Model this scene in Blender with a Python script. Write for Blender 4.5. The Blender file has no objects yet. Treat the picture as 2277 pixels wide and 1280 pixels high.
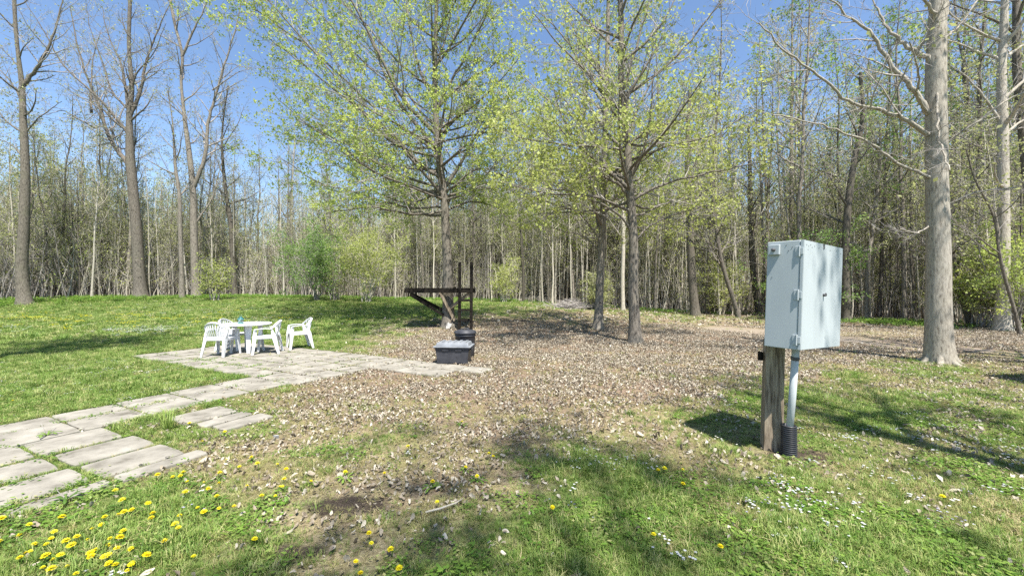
import bpy, math, random
import numpy as np
from mathutils import Vector, Matrix, Euler
R = math.radians
rng = np.random.default_rng(7)
sc = bpy.context.scene
C = sc.collection

# ------------------------------------------------------------------ camera, sky, sun, exposure
CAMH = 1.6
cam = bpy.data.objects.new('camera', bpy.data.cameras.new('camera')); C.objects.link(cam)
cam.location = (0, 0, CAMH); cam.rotation_euler = (R(90.33), 0, 0)
cam.data.sensor_width = 36; cam.data.lens = 13.755
cam.data.clip_start = 0.05; cam.data.clip_end = 2000
sc.camera = cam
SUN_EL, SUN_AZ = R(62), R(21)          # shadows run forward and 21 deg to the left
sdir = Vector((math.sin(SUN_AZ)*math.cos(SUN_EL), -math.cos(SUN_AZ)*math.cos(SUN_EL), math.sin(SUN_EL)))
sun = bpy.data.objects.new('sun', bpy.data.lights.new('sun', 'SUN')); C.objects.link(sun)
sun.data.energy = 5.0; sun.data.angle = R(0.53); sun.data.color = (1.0, .955, .88)
sun.rotation_euler = sdir.to_track_quat('Z', 'Y').to_euler()
w = bpy.data.worlds.new('World'); sc.world = w; w.use_nodes = True
wn = w.node_tree.nodes; wl = w.node_tree.links
sky = wn.new('ShaderNodeTexSky'); sky.sky_type = 'NISHITA'; sky.sun_disc = False
sky.sun_elevation = SUN_EL; sky.sun_rotation = math.atan2(sdir.x, sdir.y)
sky.altitude = 200; sky.air_density = 1.0; sky.dust_density = 0.3; sky.ozone_density = 3.0
wl.new(sky.outputs[0], wn['Background'].inputs[0]); wn['Background'].inputs[1].default_value = 0.10
sc.view_settings.view_transform = 'Standard'; sc.view_settings.look = 'None'
sc.view_settings.exposure = 1.27; sc.view_settings.gamma = 1; sc.view_settings.use_curve_mapping = False
sc.render.engine = 'CYCLES'; sc.cycles.use_denoising = False
sc.cycles.max_bounces = 5; sc.cycles.diffuse_bounces = 3; sc.cycles.transmission_bounces = 3
sc.cycles.transparent_max_bounces = 4; sc.cycles.sample_clamp_indirect = 4

# ------------------------------------------------------------------ terrain and surveying
F, CX, HY = 870.0, 1138.0, 645.0
def smooth(t): t = np.clip(t, 0, 1); return t*t*(3-2*t)
def vnoise(x, y, s, seed=0):
    x = np.asarray(x, float)/s; y = np.asarray(y, float)/s
    xi = np.floor(x).astype(np.int64); yi = np.floor(y).astype(np.int64); fx = smooth(x-xi); fy = smooth(y-yi)
    def h(a, b):
        n = (a*374761393 + b*668265263 + seed*982451653) & 0xffffffff
        n = ((n ^ (n >> 13))*1274126177) & 0xffffffff
        return ((n ^ (n >> 16)) & 0xffff)/65535.0
    return (h(xi,yi)*(1-fx)+h(xi+1,yi)*fx)*(1-fy)+(h(xi,yi+1)*(1-fx)+h(xi+1,yi+1)*fx)*fy
def ground(x, y):
    x = np.asarray(x, float); y = np.asarray(y, float)
    rr = np.interp(x, [-30, -18, 0, 8, 13], [1.1, 1.1, .72, .25, 0.])
    g = rr*smooth((y-11)/16)
    g = g + .035*(vnoise(x, y, 2.2, 3)-.5)*smooth((y-1)/4)*(1-.0*x) + .25*(vnoise(x, y, 14, 5)-.5)*smooth((y-24)/20)
    return g
def gz(x, y): return float(ground(x, y))
def at(px, py):                      # ground point seen at a survey mark
    lo, hi = 1.0, 90.0
    u = (px-CX)/F; v = (py-HY)/F
    for yy in np.geomspace(1.5, 90, 500):
        if CAMH - v*yy <= gz(u*yy, yy): return Vector((u*yy, yy, gz(u*yy, yy)))
    return Vector((u*60, 60, gz(u*60, 60)))
def up(px, py, D): return np.array([(px-CX)/F*D, D, CAMH-(py-HY)/F*D])
def proj(x, y):
    yy = np.maximum(y, .5)
    return CX+F*np.asarray(x)/yy, HY+F*(CAMH-ground(x, y))/yy

GX = np.array([0,190,380,570,760,950,1140,1330,1520,1710,1900,2090,2277.])
GY = np.array([665,690,715,740,770,810,860,920,990,1070,1160,1280.])
GG = np.array([[1,1,1,1,1,1,.9,.6,.7,.6,.4,.4,.4],[1,1,1,1,.9,.9,.6,.5,.6,.5,.3,.3,.2],[1,1,1,1,1,.6,.2,.3,.4,.3,.1,.1,.1],
 [1,1,1,1,.9,.3,.1,.1,.1,.1,.1,.05,.05],[1,1,1,1,.8,.15,.05,.05,.05,.05,.05,.05,.05],[1,1,1,1,.3,.1,.1,.1,.1,.12,.3,.5,.3],
 [1,1,1,.6,.15,.1,.1,.2,.3,.6,.7,.6,.5],[1,1,.8,.35,.25,.22,.2,.15,.25,.8,.85,.65,.65],[1,.8,.5,.35,.3,.25,.22,.22,.5,.6,.75,.75,.75],
 [.9,.9,.7,.5,.35,.32,.45,.7,.85,.7,.75,.75,.75],[.9,.9,.8,.6,.3,.5,.75,.9,.95,.95,.85,.85,.85],[1,1,.9,.5,.5,.7,.9,1,1,1,.95,.95,.9]])
GL = np.array([[0,0,0,0,0,0,.1,.5,.3,.5,.6,.6,.6],[0,0,0,0,.05,.1,.3,.5,.4,.5,.8,.8,.8],[0,0,0,0,0,.4,.7,.6,.5,.5,.8,.8,.9],
 [0,0,0,0,.05,.8,1,.9,.8,.8,.4,.6,.9],[0,0,0,0,.2,.95,1,1,1,1,.9,.9,.8],[0,0,0,.1,.8,1,1,1,1,.95,.8,.5,.7],
 [0,0,0,.5,1,1,1,1,.9,.6,.35,.4,.5],[.0,.05,.25,.5,.6,.65,.65,.65,.5,.3,.25,.3,.35],[.1,.15,.2,.4,.42,.45,.5,.5,.38,.35,.25,.25,.25],
 [.12,.1,.15,.28,.42,.42,.38,.25,.2,.25,.2,.2,.22],[.15,.12,.12,.2,.25,.2,.15,.12,.12,.1,.12,.16,.18],[.1,.1,.12,.15,.15,.12,.1,.08,.08,.08,.1,.16,.18]])
def bil(T, px, py):
    px = np.clip(px, 0, 2277); py = np.clip(py, 665, 1280)
    i = np.clip(np.searchsorted(GX, px)-1, 0, 11); j = np.clip(np.searchsorted(GY, py)-1, 0, 10)
    fx = (px-GX[i])/(GX[i+1]-GX[i]); fy = (py-GY[j])/(GY[j+1]-GY[j])
    return (T[j,i]*(1-fx)+T[j,i+1]*fx)*(1-fy)+(T[j+1,i]*(1-fx)+T[j+1,i+1]*fx)*fy
# forest edge distance by bearing
EU = [-1.6,-1.3,-.95,-.6,-.2,0,.2,.35,.5,.75,1.0,1.3,1.7]
ED = [19,22,25,28,29,30,28,26.5,24.5,21.5,18.5,15,12]
def edge(x, y): return np.interp(np.asarray(x)/np.maximum(y,.5), EU, ED)
E1 = np.array([.891,-.454]); E2 = np.array([.454,.891])
SOIL = [(770,1120,.42,.2),(840,1085,.25,.1),(650,1230,.3,.1),(1790,1010,.55,.22),(540,1180,.18,.08)]
SOILW = [(at(a,b), r1, r2) for a,b,r1,r2 in SOIL]
PATHW = [at(a,b) for a,b in [(1640,733),(1760,742),(1900,756),(2100,775),(2277,795)]]
def segdist(x, y, pts):
    d = np.full(np.shape(x), 1e9)
    for a, b in zip(pts[:-1], pts[1:]):
        ax, ay, bx, by = a[0], a[1], b[0], b[1]
        t = np.clip(((x-ax)*(bx-ax)+(y-ay)*(by-ay))/((bx-ax)**2+(by-ay)**2), 0, 1)
        d = np.minimum(d, np.hypot(x-ax-t*(bx-ax), y-ay-t*(by-ay)))
    return d
def cover(x, y):
    x = np.asarray(x, float); y = np.asarray(y, float)
    j = 1/np.maximum(y, 1)
    px, py = proj(x + (vnoise(x,y,.9,11)-.5)*1.1+(vnoise(x,y,.3,21)-.5)*.4, y + (vnoise(x,y,.9,12)-.5)*1.1+(vnoise(x,y,.3,22)-.5)*.4)
    G = bil(GG, px, py); L = bil(GL, px, py)
    G = np.where(y < 1, .9, G); L = np.where(y < 1, .12, L)
    n = vnoise(x,y,.55,1)*.6+vnoise(x,y,.17,2)*.4
    ins = smooth((y-edge(x,y))/1.5)
    L = L*(1-ins)+.75*ins; G = G*(1-ins)+.3*ins
    G = np.clip(G+(n-.5)*.9*(1-abs(2*G-1)*.7), 0, 1); L = np.clip(L-(n-.5)*.8*(1-abs(2*L-1)*.6), 0, 1)
    S = np.zeros_like(x)
    for c, r1, r2 in SOILW:
        dx = x-c.x; dy = y-c.y; S = np.maximum(S, np.exp(-((dx/r1)**2+(dy/r2)**2)**1.5))
    S = np.clip(S*1.25-vnoise(x,y,.12,9)*.55-vnoise(x,y,.35,10)*.5, 0, 1)
    P = smooth(1.8-segdist(x+ (vnoise(x,y,1.,8)-.5)*.6, y, PATHW)/(.35+.035*y))*(vnoise(x,y,1.3,6)*.6+.5)
    return G, L, S, np.clip(P,0,1)

# ------------------------------------------------------------------ materials
def mat(name, rough=.8, spec=.2):
    m = bpy.data.materials.new(name); m.use_nodes = True
    n = m.node_tree.nodes; b = n['Principled BSDF']; b.inputs['Roughness'].default_value = rough
    b.inputs['Specular IOR Level'].default_value = spec
    return m, n, m.node_tree.links, b
def N(n, t, **k):
    o = n.new(t)
    for a, v in k.items(): setattr(o, a, v)
    return o
def ramp(n, cols, interp='LINEAR'):
    r = n.new('ShaderNodeValToRGB'); e = r.color_ramp; e.interpolation = interp
    e.elements[0].position = cols[0][0]; e.elements[0].color = (*cols[0][1], 1)
    e.elements[1].position = cols[-1][0]; e.elements[1].color = (*cols[-1][1], 1)
    for p, c in cols[1:-1]:
        q = e.elements.new(p); q.color = (*c, 1)
    return r
def noisy(name, cols, scale=8, rough=.8, spec=.2, bump=.0, bscale=None, stretch=(1,1,1), detail=5, coord='Object', bdist=.01):
    m, n, l, b = mat(name, rough, spec)
    tc = N(n,'ShaderNodeTexCoord'); mp = N(n,'ShaderNodeMapping'); mp.inputs['Scale'].default_value = stretch
    l.new(N(n,'ShaderNodeNewGeometry').outputs['Position'] if coord == 'Pos' else tc.outputs[coord], mp.inputs[0])
    t = N(n,'ShaderNodeTexNoise'); t.inputs['Scale'].default_value = scale; t.inputs['Detail'].default_value = detail; t.inputs['Roughness'].default_value = .62
    l.new(mp.outputs[0], t.inputs['Vector']); r = ramp(n, cols); l.new(t.outputs[0], r.inputs[0]); l.new(r.outputs[0], b.inputs['Base Color'])
    if bump:
        t2 = N(n,'ShaderNodeTexNoise'); t2.inputs['Scale'].default_value = bscale or scale*3; t2.inputs['Detail'].default_value = 6
        l.new(mp.outputs[0], t2.inputs['Vector']); bp = N(n,'ShaderNodeBump'); bp.inputs['Strength'].default_value = bump; bp.inputs['Distance'].default_value = bdist
        l.new(t2.outputs[0], bp.inputs['Height']); l.new(bp.outputs[0], b.inputs['Normal'])
    return m
def leafmat(name, cols, trans=.45, scale=.9, rnd=True):
    m, n, l, b = mat(name, .55, .3)
    if rnd:
        oi = N(n,'ShaderNodeObjectInfo'); f = oi.outputs['Random']
    else:
        g = N(n,'ShaderNodeNewGeometry'); t = N(n,'ShaderNodeTexNoise'); t.inputs['Scale'].default_value = scale; t.inputs['Detail'].default_value = 5; t.inputs['Roughness'].default_value = .8
        l.new(g.outputs['Position'], t.inputs['Vector']); f = t.outputs[0]
    r = ramp(n, cols); l.new(f, r.inputs[0]); l.new(r.outputs[0], b.inputs['Base Color'])
    tr = N(n,'ShaderNodeBsdfTranslucent'); l.new(r.outputs[0], tr.inputs[0])
    mx = N(n,'ShaderNodeMixShader'); mx.inputs[0].default_value = trans
    l.new(b.outputs[0], mx.inputs[1]); l.new(tr.outputs[0], mx.inputs[2]); l.new(mx.outputs[0], n['Material Output'].inputs[0])
    return m
def barkmat(name, dark, light, moss=(.10,.11,.06), ms=.25, bump=.6):
    m, n, l, b = mat(name, .9, .1)
    g = N(n,'ShaderNodeTexCoord'); mp = N(n,'ShaderNodeMapping'); mp.inputs['Scale'].default_value = (9,9,2.2); l.new(g.outputs['Object'], mp.inputs[0])
    t = N(n,'ShaderNodeTexNoise'); t.inputs['Scale'].default_value = 3.2; t.inputs['Detail'].default_value = 7; t.inputs['Roughness'].default_value = .7; l.new(mp.outputs[0], t.inputs['Vector'])
    r = ramp(n, [(.36,dark),(.46,[a*.45+c*.55 for a,c in zip(dark,light)]),(.66,light)]); l.new(t.outputs[0], r.inputs[0])
    t2 = N(n,'ShaderNodeTexNoise'); t2.inputs['Scale'].default_value = 1.7; t2.inputs['Detail'].default_value = 4; l.new(g.outputs['Object'], t2.inputs['Vector'])
    r2 = ramp(n, [(.5,(0,0,0)),(.68,(ms,)*3)]); l.new(t2.outputs[0], r2.inputs[0])
    mx = N(n,'ShaderNodeMix', data_type='RGBA'); l.new(r2.outputs[0], mx.inputs[0]); l.new(r.outputs[0], mx.inputs[6]); mx.inputs[7].default_value = (*moss,1)
    oi = N(n,'ShaderNodeObjectInfo'); mr = N(n,'ShaderNodeMapRange'); mr.inputs[3].default_value = .7; mr.inputs[4].default_value = 1.25; l.new(oi.outputs['Random'], mr.inputs[0])
    hs = N(n,'ShaderNodeHueSaturation'); l.new(mr.outputs[0], hs.inputs['Value']); l.new(mx.outputs[2], hs.inputs['Color']); l.new(hs.outputs[0], b.inputs['Base Color'])
    bp = N(n,'ShaderNodeBump'); bp.inputs['Strength'].default_value = bump; bp.inputs['Distance'].default_value = .03; l.new(t.outputs[0], bp.inputs['Height']); l.new(bp.outputs[0], b.inputs['Normal'])
    return m
M = {}
M['bark_grey'] = barkmat('bark_grey', (.035,.030,.024), (.27,.24,.20), moss=(.2,.2,.15))
M['bark_smooth'] = barkmat('bark_smooth', (.15,.13,.105), (.42,.385,.325), moss=(.27,.26,.2), bump=.35)
M['bark_dark'] = barkmat('bark_dark', (.04,.035,.028), (.18,.16,.13))
M['bark_pale'] = barkmat('bark_pale', (.24,.215,.175), (.54,.50,.42), moss=(.3,.3,.17))
M['twig'] = noisy('twig_bark', [(.3,(.17,.155,.145)),(.7,(.40,.37,.34))], 2, .9, .1)
M['twig_pale'] = noisy('twig_pale_bark', [(.3,(.32,.29,.23)),(.7,(.58,.54,.45))], 2, .9, .1)
M['leaf_maple'] = leafmat('maple_leaf', [(.3,(.22,.32,.07)),(.5,(.38,.46,.12)),(.68,(.58,.62,.13))], .55, .7, False)
M['leaf_cool'] = leafmat('fresh_leaf', [(.3,(.14,.24,.07)),(.5,(.2,.32,.08)),(.7,(.30,.40,.09))], .5, .7, False)
M['leaf_yellow'] = leafmat('yellow_green_leaf', [(.3,(.30,.36,.10)),(.7,(.50,.53,.16))], .5, .7, False)
M['leaf_olive'] = leafmat('olive_leaf', [(.3,(.24,.27,.10)),(.7,(.42,.43,.18))], .45, .5, False)
M['leaf_herb'] = leafmat('herb_leaf', [(0,(.09,.18,.03)),(.5,(.15,.28,.04)),(1,(.26,.38,.07))], .45)
M['grass'] = leafmat('grass_blade', [(0,(.10,.18,.03)),(.3,(.16,.26,.05)),(.7,(.27,.35,.09)),(1,(.46,.44,.20))], .4)
M['grass_dry'] = leafmat('dry_grass_blade', [(0,(.22,.24,.07)),(.5,(.34,.31,.13)),(1,(.5,.42,.24))], .35)
M['litter'] = leafmat('fallen_leaf', [(0,(.12,.095,.065)),(.3,(.22,.18,.13)),(.6,(.31,.27,.205)),(.88,(.40,.36,.285)),(1,(.50,.46,.38))], .12)

def ground_material():
    m, n, l, b = mat('ground_cover', .95, .05)
    at_ = N(n,'ShaderNodeVertexColor', layer_name='cover'); sep = N(n,'ShaderNodeSeparateColor'); l.new(at_.outputs[0], sep.inputs[0])
    g = N(n,'ShaderNodeNewGeometry')
    def noise(s, d=6, r=.7):
        t = N(n,'ShaderNodeTexNoise'); t.inputs['Scale'].default_value = s; t.inputs['Detail'].default_value = d; t.inputs['Roughness'].default_value = r; l.new(g.outputs['Position'], t.inputs['Vector']); return t.outputs[0]
    n1 = noise(28); n2 = noise(6); n3 = noise(90, 3)
    def mixc(f, a, bb):
        x = N(n,'ShaderNodeMix', data_type='RGBA'); l.new(f, x.inputs[0]); l.new(a, x.inputs[6]); l.new(bb, x.inputs[7]); return x.outputs[2]
    def rp(src, cols): r = ramp(n, cols); l.new(src, r.inputs[0]); return r.outputs[0]
    base = rp(n1, [(.3,(.11,.09,.05)),(.5,(.25,.21,.125)),(.7,(.41,.36,.23))])
    grass = rp(n1, [(.3,(.04,.06,.018)),(.5,(.09,.13,.035)),(.7,(.18,.22,.07))])
    lit = rp(n1, [(.3,(.06,.04,.028)),(.48,(.17,.12,.085)),(.7,(.38,.30,.22))])
    soil = rp(n3, [(.3,(.03,.023,.017)),(.7,(.11,.088,.068))])
    grav = rp(n3, [(.3,(.17,.14,.11)),(.7,(.38,.33,.27))])
    def sharpen(src, lo, hi):
        a = N(n,'ShaderNodeMath', operation='ADD'); l.new(src, a.inputs[0])
        s = N(n,'ShaderNodeMath', operation='MULTIPLY_ADD'); l.new(n2, s.inputs[0]); s.inputs[1].default_value = .9; s.inputs[2].default_value = -.45; l.new(s.outputs[0], a.inputs[1])
        r = N(n,'ShaderNodeMapRange'); r.inputs[1].default_value = lo; r.inputs[2].default_value = hi; l.new(a.outputs[0], r.inputs[0]); return r.outputs[0]
    c = mixc(sharpen(sep.outputs[0], .25, .75), base, grass)
    c = mixc(sharpen(sep.outputs[1], .3, .8), c, lit)
    c = mixc(sharpen(at_.outputs[1], .25, 1.1), c, grav)
    c = mixc(sharpen(sep.outputs[2], .25, .5), c, soil)
    l.new(c, b.inputs['Base Color'])
    bp = N(n,'ShaderNodeBump'); bp.inputs['Strength'].default_value = 1; bp.inputs['Distance'].default_value = .03; l.new(n1, bp.inputs['Height']); l.new(bp.outputs[0], b.inputs['Normal'])
    return m
M['ground'] = ground_material()
M['paver'] = noisy('weathered_concrete', [(.28,(.11,.10,.08)),(.45,(.21,.195,.165)),(.58,(.265,.247,.21)),(.75,(.33,.31,.27))], 3.5, .9, .1, .5, 70, bdist=.006, coord='Pos')
M['plastic'] = noisy('white_resin', [(.35,(.58,.59,.61)),(.7,(.68,.68,.69))], 4, .4, .4)
M['steel'] = noisy('grey_painted_steel', [(.3,(.34,.375,.385)),(.5,(.385,.42,.43)),(.75,(.42,.46,.468))], 1.1, .7, .15, stretch=(2,2,.6))
M['steel_dark'] = noisy('dark_steel', [(.3,(.05,.05,.055)),(.7,(.12,.12,.12))], 20, .6)
M['timber'] = noisy('weathered_timber', [(.3,(.06,.045,.03)),(.48,(.21,.17,.125)),(.7,(.34,.29,.215))], 6, .9, .1, .7, 14, (6,6,.7), bdist=.006)
M['timber_dark'] = noisy('shade_darkened_timber', [(.3,(.007,.006,.005)),(.7,(.024,.02,.016))], 6, .9, .1, .6, 14, (3,3,3))  # near-black because the maple crown's shade on the platform is put into the colour
M['conduit'] = noisy('grey_conduit', [(.3,(.36,.39,.40)),(.7,(.45,.48,.49))], 5, .45)
M['rubber'] = noisy('black_corrugated_plastic', [(.3,(.018,.018,.02)),(.7,(.04,.04,.043))], 12, .4, .4)
M['tote'] = noisy('dark_grey_plastic', [(.3,(.025,.026,.032)),(.7,(.055,.056,.065))], 10, .5, .35)
M['tote_lid'] = noisy('pale_grey_plastic', [(.3,(.13,.14,.155)),(.7,(.25,.265,.285))], 5, .5, .35)
M['teal'] = noisy('teal_painted_metal', [(.3,(.02,.11,.12)),(.7,(.05,.22,.22))], 9, .4, .5)
M['petal'] = leafmat('dandelion_petal', [(0,(.78,.64,.01)),(1,(.86,.78,.03))], .25)
M['white_petal'] = leafmat('white_petal', [(0,(.5,.52,.56)),(1,(.68,.68,.64))], .3)
M['violet_petal'] = leafmat('violet_petal', [(0,(.30,.28,.45)),(1,(.45,.45,.6))], .3)
gm, gn, gl, gb = mat('lantern_glass', .1, .5); gb.inputs['Base Color'].default_value = (.5,.65,.62,1); gb.inputs['Transmission Weight'].default_value = .7; M['glass'] = gm
M['spade'] = noisy('worn_spade_steel', [(.3,(.16,.15,.14)),(.7,(.34,.33,.31))], 12, .45, .5)

# ------------------------------------------------------------------ mesh helpers
class MB:
    def __init__(s): s.v = []; s.f3 = []; s.f4 = []; s.n = 0; s.m3 = []; s.m4 = []
    def add(s, v, f, mi=0):
        v = np.asarray(v, float).reshape(-1,3); f = np.asarray(f, np.int64)
        if len(f) == 0: return
        s.v.append(v); (s.f3 if f.shape[1]==3 else s.f4).append(f+s.n); (s.m3 if f.shape[1]==3 else s.m4).append(np.full(len(f), mi)); s.n += len(v)
    def mesh(s, name, mats, smooth_=True):
        me = bpy.data.meshes.new(name); v = np.concatenate(s.v)
        f3 = np.concatenate(s.f3) if s.f3 else np.zeros((0,3),np.int64); f4 = np.concatenate(s.f4) if s.f4 else np.zeros((0,4),np.int64)
        me.vertices.add(len(v)); me.vertices.foreach_set('co', v.astype(np.float32).ravel())
        loops = np.concatenate([f3.ravel(), f4.ravel()]); me.loops.add(len(loops)); me.loops.foreach_set('vertex_index', loops.astype(np.int32))
        np_ = len(f3)+len(f4); me.polygons.add(np_)
        st = np.concatenate([np.arange(len(f3))*3, len(f3)*3+np.arange(len(f4))*4]).astype(np.int32); me.polygons.foreach_set('loop_start', st)
        mi = np.concatenate([np.concatenate(s.m3) if s.m3 else np.zeros(0), np.concatenate(s.m4) if s.m4 else np.zeros(0)]).astype(np.int32)
        me.polygons.foreach_set('material_index', mi)
        me.polygons.foreach_set('use_smooth', np.full(np_, smooth_))
        for m in mats: me.materials.append(m)
        me.update(calc_edges=True); me.validate(); return me
    def tube(s, pts, rad, sides=6, mi=0, cap=True):
        pts = np.asarray(pts, float); n = len(pts); rad = np.broadcast_to(np.asarray(rad, float), (n,))
        t = np.gradient(pts, axis=0); t /= np.linalg.norm(t, axis=1)[:,None]+1e-9
        mt = t.mean(0); ref = np.array([1,0,0]) if abs(mt[0]) < .7*np.linalg.norm(mt)+1e-9 else np.array([0,1.,0])
        u = np.cross(t, ref); u /= np.linalg.norm(u, axis=1)[:,None]+1e-9; w_ = np.cross(t, u)
        a = np.arange(sides)*2*np.pi/sides
        ring = pts[:,None,:] + rad[:,None,None]*(np.cos(a)[None,:,None]*u[:,None,:]+np.sin(a)[None,:,None]*w_[:,None,:])
        i = np.arange(n-1)[:,None]*sides; k = np.arange(sides)[None,:]; k2 = (k+1)%sides
        f = np.stack([i+k, i+k2, i+sides+k2, i+sides+k], -1).reshape(-1,4)
        s.add(ring.reshape(-1,3), f, mi)
        if cap and sides > 3:
            b0 = s.n-n*sides
            for o in (0, (n-1)*sides):
                c = pts[0] if o == 0 else pts[-1]
                s.v.append(c[None,:]); ff = np.stack([b0+o+np.arange(sides), b0+o+(np.arange(sides)+1)%sides, np.full(sides, s.n)], -1)
                if o == 0: ff = ff[:, ::-1]
                s.f3.append(ff); s.m3.append(np.full(sides, mi)); s.n += 1
    def box(s, c, size, rot=None, mi=0, taper=(1,1)):
        x, y, z = [q/2 for q in size]
        v = np.array([[-x,-y,-z],[x,-y,-z],[x,y,-z],[-x,y,-z],[-x*taper[0],-y*taper[1],z],[x*taper[0],-y*taper[1],z],[x*taper[0],y*taper[1],z],[-x*taper[0],y*taper[1],z]])
        if rot is not None: v = v@np.array(rot).T
        s.add(v+np.asarray(c), [[0,3,2,1],[4,5,6,7],[0,1,5,4],[1,2,6,5],[2,3,7,6],[3,0,4,7]], mi)
    def beam(s, a, b, w_, h, mi=0, roll=None):
        a = np.asarray(a,float); b = np.asarray(b,float); t = b-a; L = np.linalg.norm(t); t /= L
        r = np.array([0,0,1.]) if abs(t[2]) < .95 else np.array([0,1.,0])
        if roll is not None: r = np.asarray(roll, float)
        u = np.cross(t, r); u /= np.linalg.norm(u); n_ = np.cross(u, t)
        s.box((a+b)/2, (w_, L, h), np.stack([u, t, n_], 1), mi)
    def sweep(s, pts, W, Nn, w_, th, mi=0):     # flat band: width vec W, thickness vec Nn per point
        pts = np.asarray(pts,float); n = len(pts); W = np.broadcast_to(np.asarray(W,float),(n,3)); Nn = np.broadcast_to(np.asarray(Nn,float),(n,3))
        w_ = np.broadcast_to(np.asarray(w_,float),(n,))[:,None]/2; th = np.broadcast_to(np.asarray(th,float),(n,))[:,None]/2
        q = [(-1,-1),(1,-1),(1,1),(-1,1)]
        ring = np.stack([pts+W*w_*a+Nn*th*b for a,b in q], 1)
        i = np.arange(n-1)[:,None]*4; k = np.arange(4)[None,:]; k2 = (k+1)%4
        f = np.stack([i+k, i+k2, i+4+k2, i+4+k], -1).reshape(-1,4)
        f = np.concatenate([f, [[3,2,1,0],[(n-1)*4+j for j in range(4)]]]); s.add(ring.reshape(-1,3), f, mi)
    def lathe(s, prof, sides=24, c=(0,0,0), mi=0, ribs=0):
        prof = np.asarray(prof,float); n = len(prof); a = np.arange(sides)*2*np.pi/sides
        ring = np.stack([prof[:,0:1]*np.cos(a), prof[:,0:1]*np.sin(a), np.repeat(prof[:,1:2], sides, 1)], -1)+np.asarray(c)
        i = np.arange(n-1)[:,None]*sides; k = np.arange(sides)[None,:]; k2 = (k+1)%sides
        s.add(ring.reshape(-1,3), np.stack([i+k, i+k2, i+sides+k2, i+sides+k], -1).reshape(-1,4), mi)
def tag(o, label=None, cat=None, group=None, kind=None):
    if label: o['label'] = label
    if cat: o['category'] = cat
    if group: o['group'] = group
    if kind: o['kind'] = kind
    return o
def obj(name, me, parent=None, bevel=0, loc=None):
    if isinstance(me, tuple): me = me[0].mesh(name, me[1] if isinstance(me[1], list) else [me[1]], me[2] if len(me) > 2 else True)
    o = bpy.data.objects.new(name, me); C.objects.link(o)
    if parent: o.parent = parent
    if bevel:
        b = o.modifiers.new('bevel','BEVEL'); b.width = bevel; b.segments = 2; b.limit_method = 'ANGLE'
        for p in me.polygons: p.use_smooth = False
    if loc is not None: o.location = loc
    return o
def empty(name, loc=(0,0,0), rz=0):
    o = bpy.data.objects.new(name, None); C.objects.link(o); o.location = loc; o.rotation_euler = (0,0,rz); o.empty_display_size = .1
    return o
def copy_tree(o, parent=None):
    c = o.copy(); C.objects.link(c)
    if parent: c.parent = parent
    for ch in [x for x in o.children]: copy_tree(ch, c)
    return c
def norm(v): v = np.asarray(v,float); return v/(np.linalg.norm(v, axis=-1, keepdims=True)+1e-9)

# ------------------------------------------------------------------ ground sheet
def sgrid(lo, hi, n, k=5.0, c=0.0):
    a = math.asinh((lo-c)*k); b = math.asinh((hi-c)*k); return c+np.sinh(np.linspace(a, b, n))/k
xs = sgrid(-500, 500, 420, .25); ys = sgrid(-80, 700, 380, .3, 3)
X, Y = np.meshgrid(xs, ys); Z = ground(X, Y)
nx, ny = len(xs), len(ys); mb = MB()
ii = (np.arange(ny-1)[:,None]*nx+np.arange(nx-1)[None,:]).ravel()
mb.add(np.stack([X,Y,Z],-1).reshape(-1,3), np.stack([ii,ii+1,ii+nx+1,ii+nx],-1))
gme = mb.mesh('ground', [M['ground']])
G_, L_, S_, P_ = cover(X.ravel(), Y.ravel())
ca = gme.color_attributes.new('cover','FLOAT_COLOR','POINT'); ca.data.foreach_set('color', np.stack([G_,L_,S_,P_],-1).astype(np.float32).ravel())
gob = obj('ground', gme); tag(gob, kind='structure')

# ------------------------------------------------------------------ scatter (uncountable ground cover only)
def protos(name, meshes):
    col = bpy.data.collections.new(name)
    for i, me in enumerate(meshes):
        o = bpy.data.objects.new('%s_%02d' % (name, i), me); col.objects.link(o)
    return col
def scatter(name, col, P, rot, scl, idx, label=None, parent=None):
    me = bpy.data.meshes.new(name); n = len(P); me.vertices.add(n); me.vertices.foreach_set('co', np.asarray(P,np.float32).ravel())
    for nm, ty, d, at_ in (('rot','FLOAT_VECTOR',rot,'vector'),('scl','FLOAT_VECTOR',scl,'vector'),('idx','INT',idx,'value')):
        a = me.attributes.new(nm, ty, 'POINT'); a.data.foreach_set(at_, np.asarray(d, np.int32 if ty=='INT' else np.float32).ravel())
    o = bpy.data.objects.new(name, me); C.objects.link(o)
    ng = bpy.data.node_groups.new(name+'_nodes','GeometryNodeTree')
    ng.interface.new_socket('Geometry', in_out='INPUT', socket_type='NodeSocketGeometry'); ng.interface.new_socket('Geometry', in_out='OUTPUT', socket_type='NodeSocketGeometry')
    n_ = ng.nodes; l = ng.links; gi = n_.new('NodeGroupInput'); go = n_.new('NodeGroupOutput')
    ci = n_.new('GeometryNodeCollectionInfo'); ci.inputs[0].default_value = col; ci.inputs[1].default_value = True; ci.inputs[2].default_value = True
    ip = n_.new('GeometryNodeInstanceOnPoints'); ip.inputs['Pick Instance'].default_value = True
    def na(nm, ty):
        a = n_.new('GeometryNodeInputNamedAttribute'); a.data_type = ty; a.inputs[0].default_value = nm; return [q for q in a.outputs if q.enabled][0]
    l.new(gi.outputs[0], ip.inputs['Points']); l.new(ci.outputs[0], ip.inputs['Instance'])
    l.new(na('idx','INT'), ip.inputs['Instance Index']); l.new(na('rot','FLOAT_VECTOR'), ip.inputs['Rotation']); l.new(na('scl','FLOAT_VECTOR'), ip.inputs['Scale'])
    l.new(ip.outputs[0], go.inputs[0]); md = o.modifiers.new('scatter','NODES'); md.node_group = ng
    if label: o['label'] = label
    o['kind'] = 'stuff'
    if parent: o.parent = parent
    return o
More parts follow.
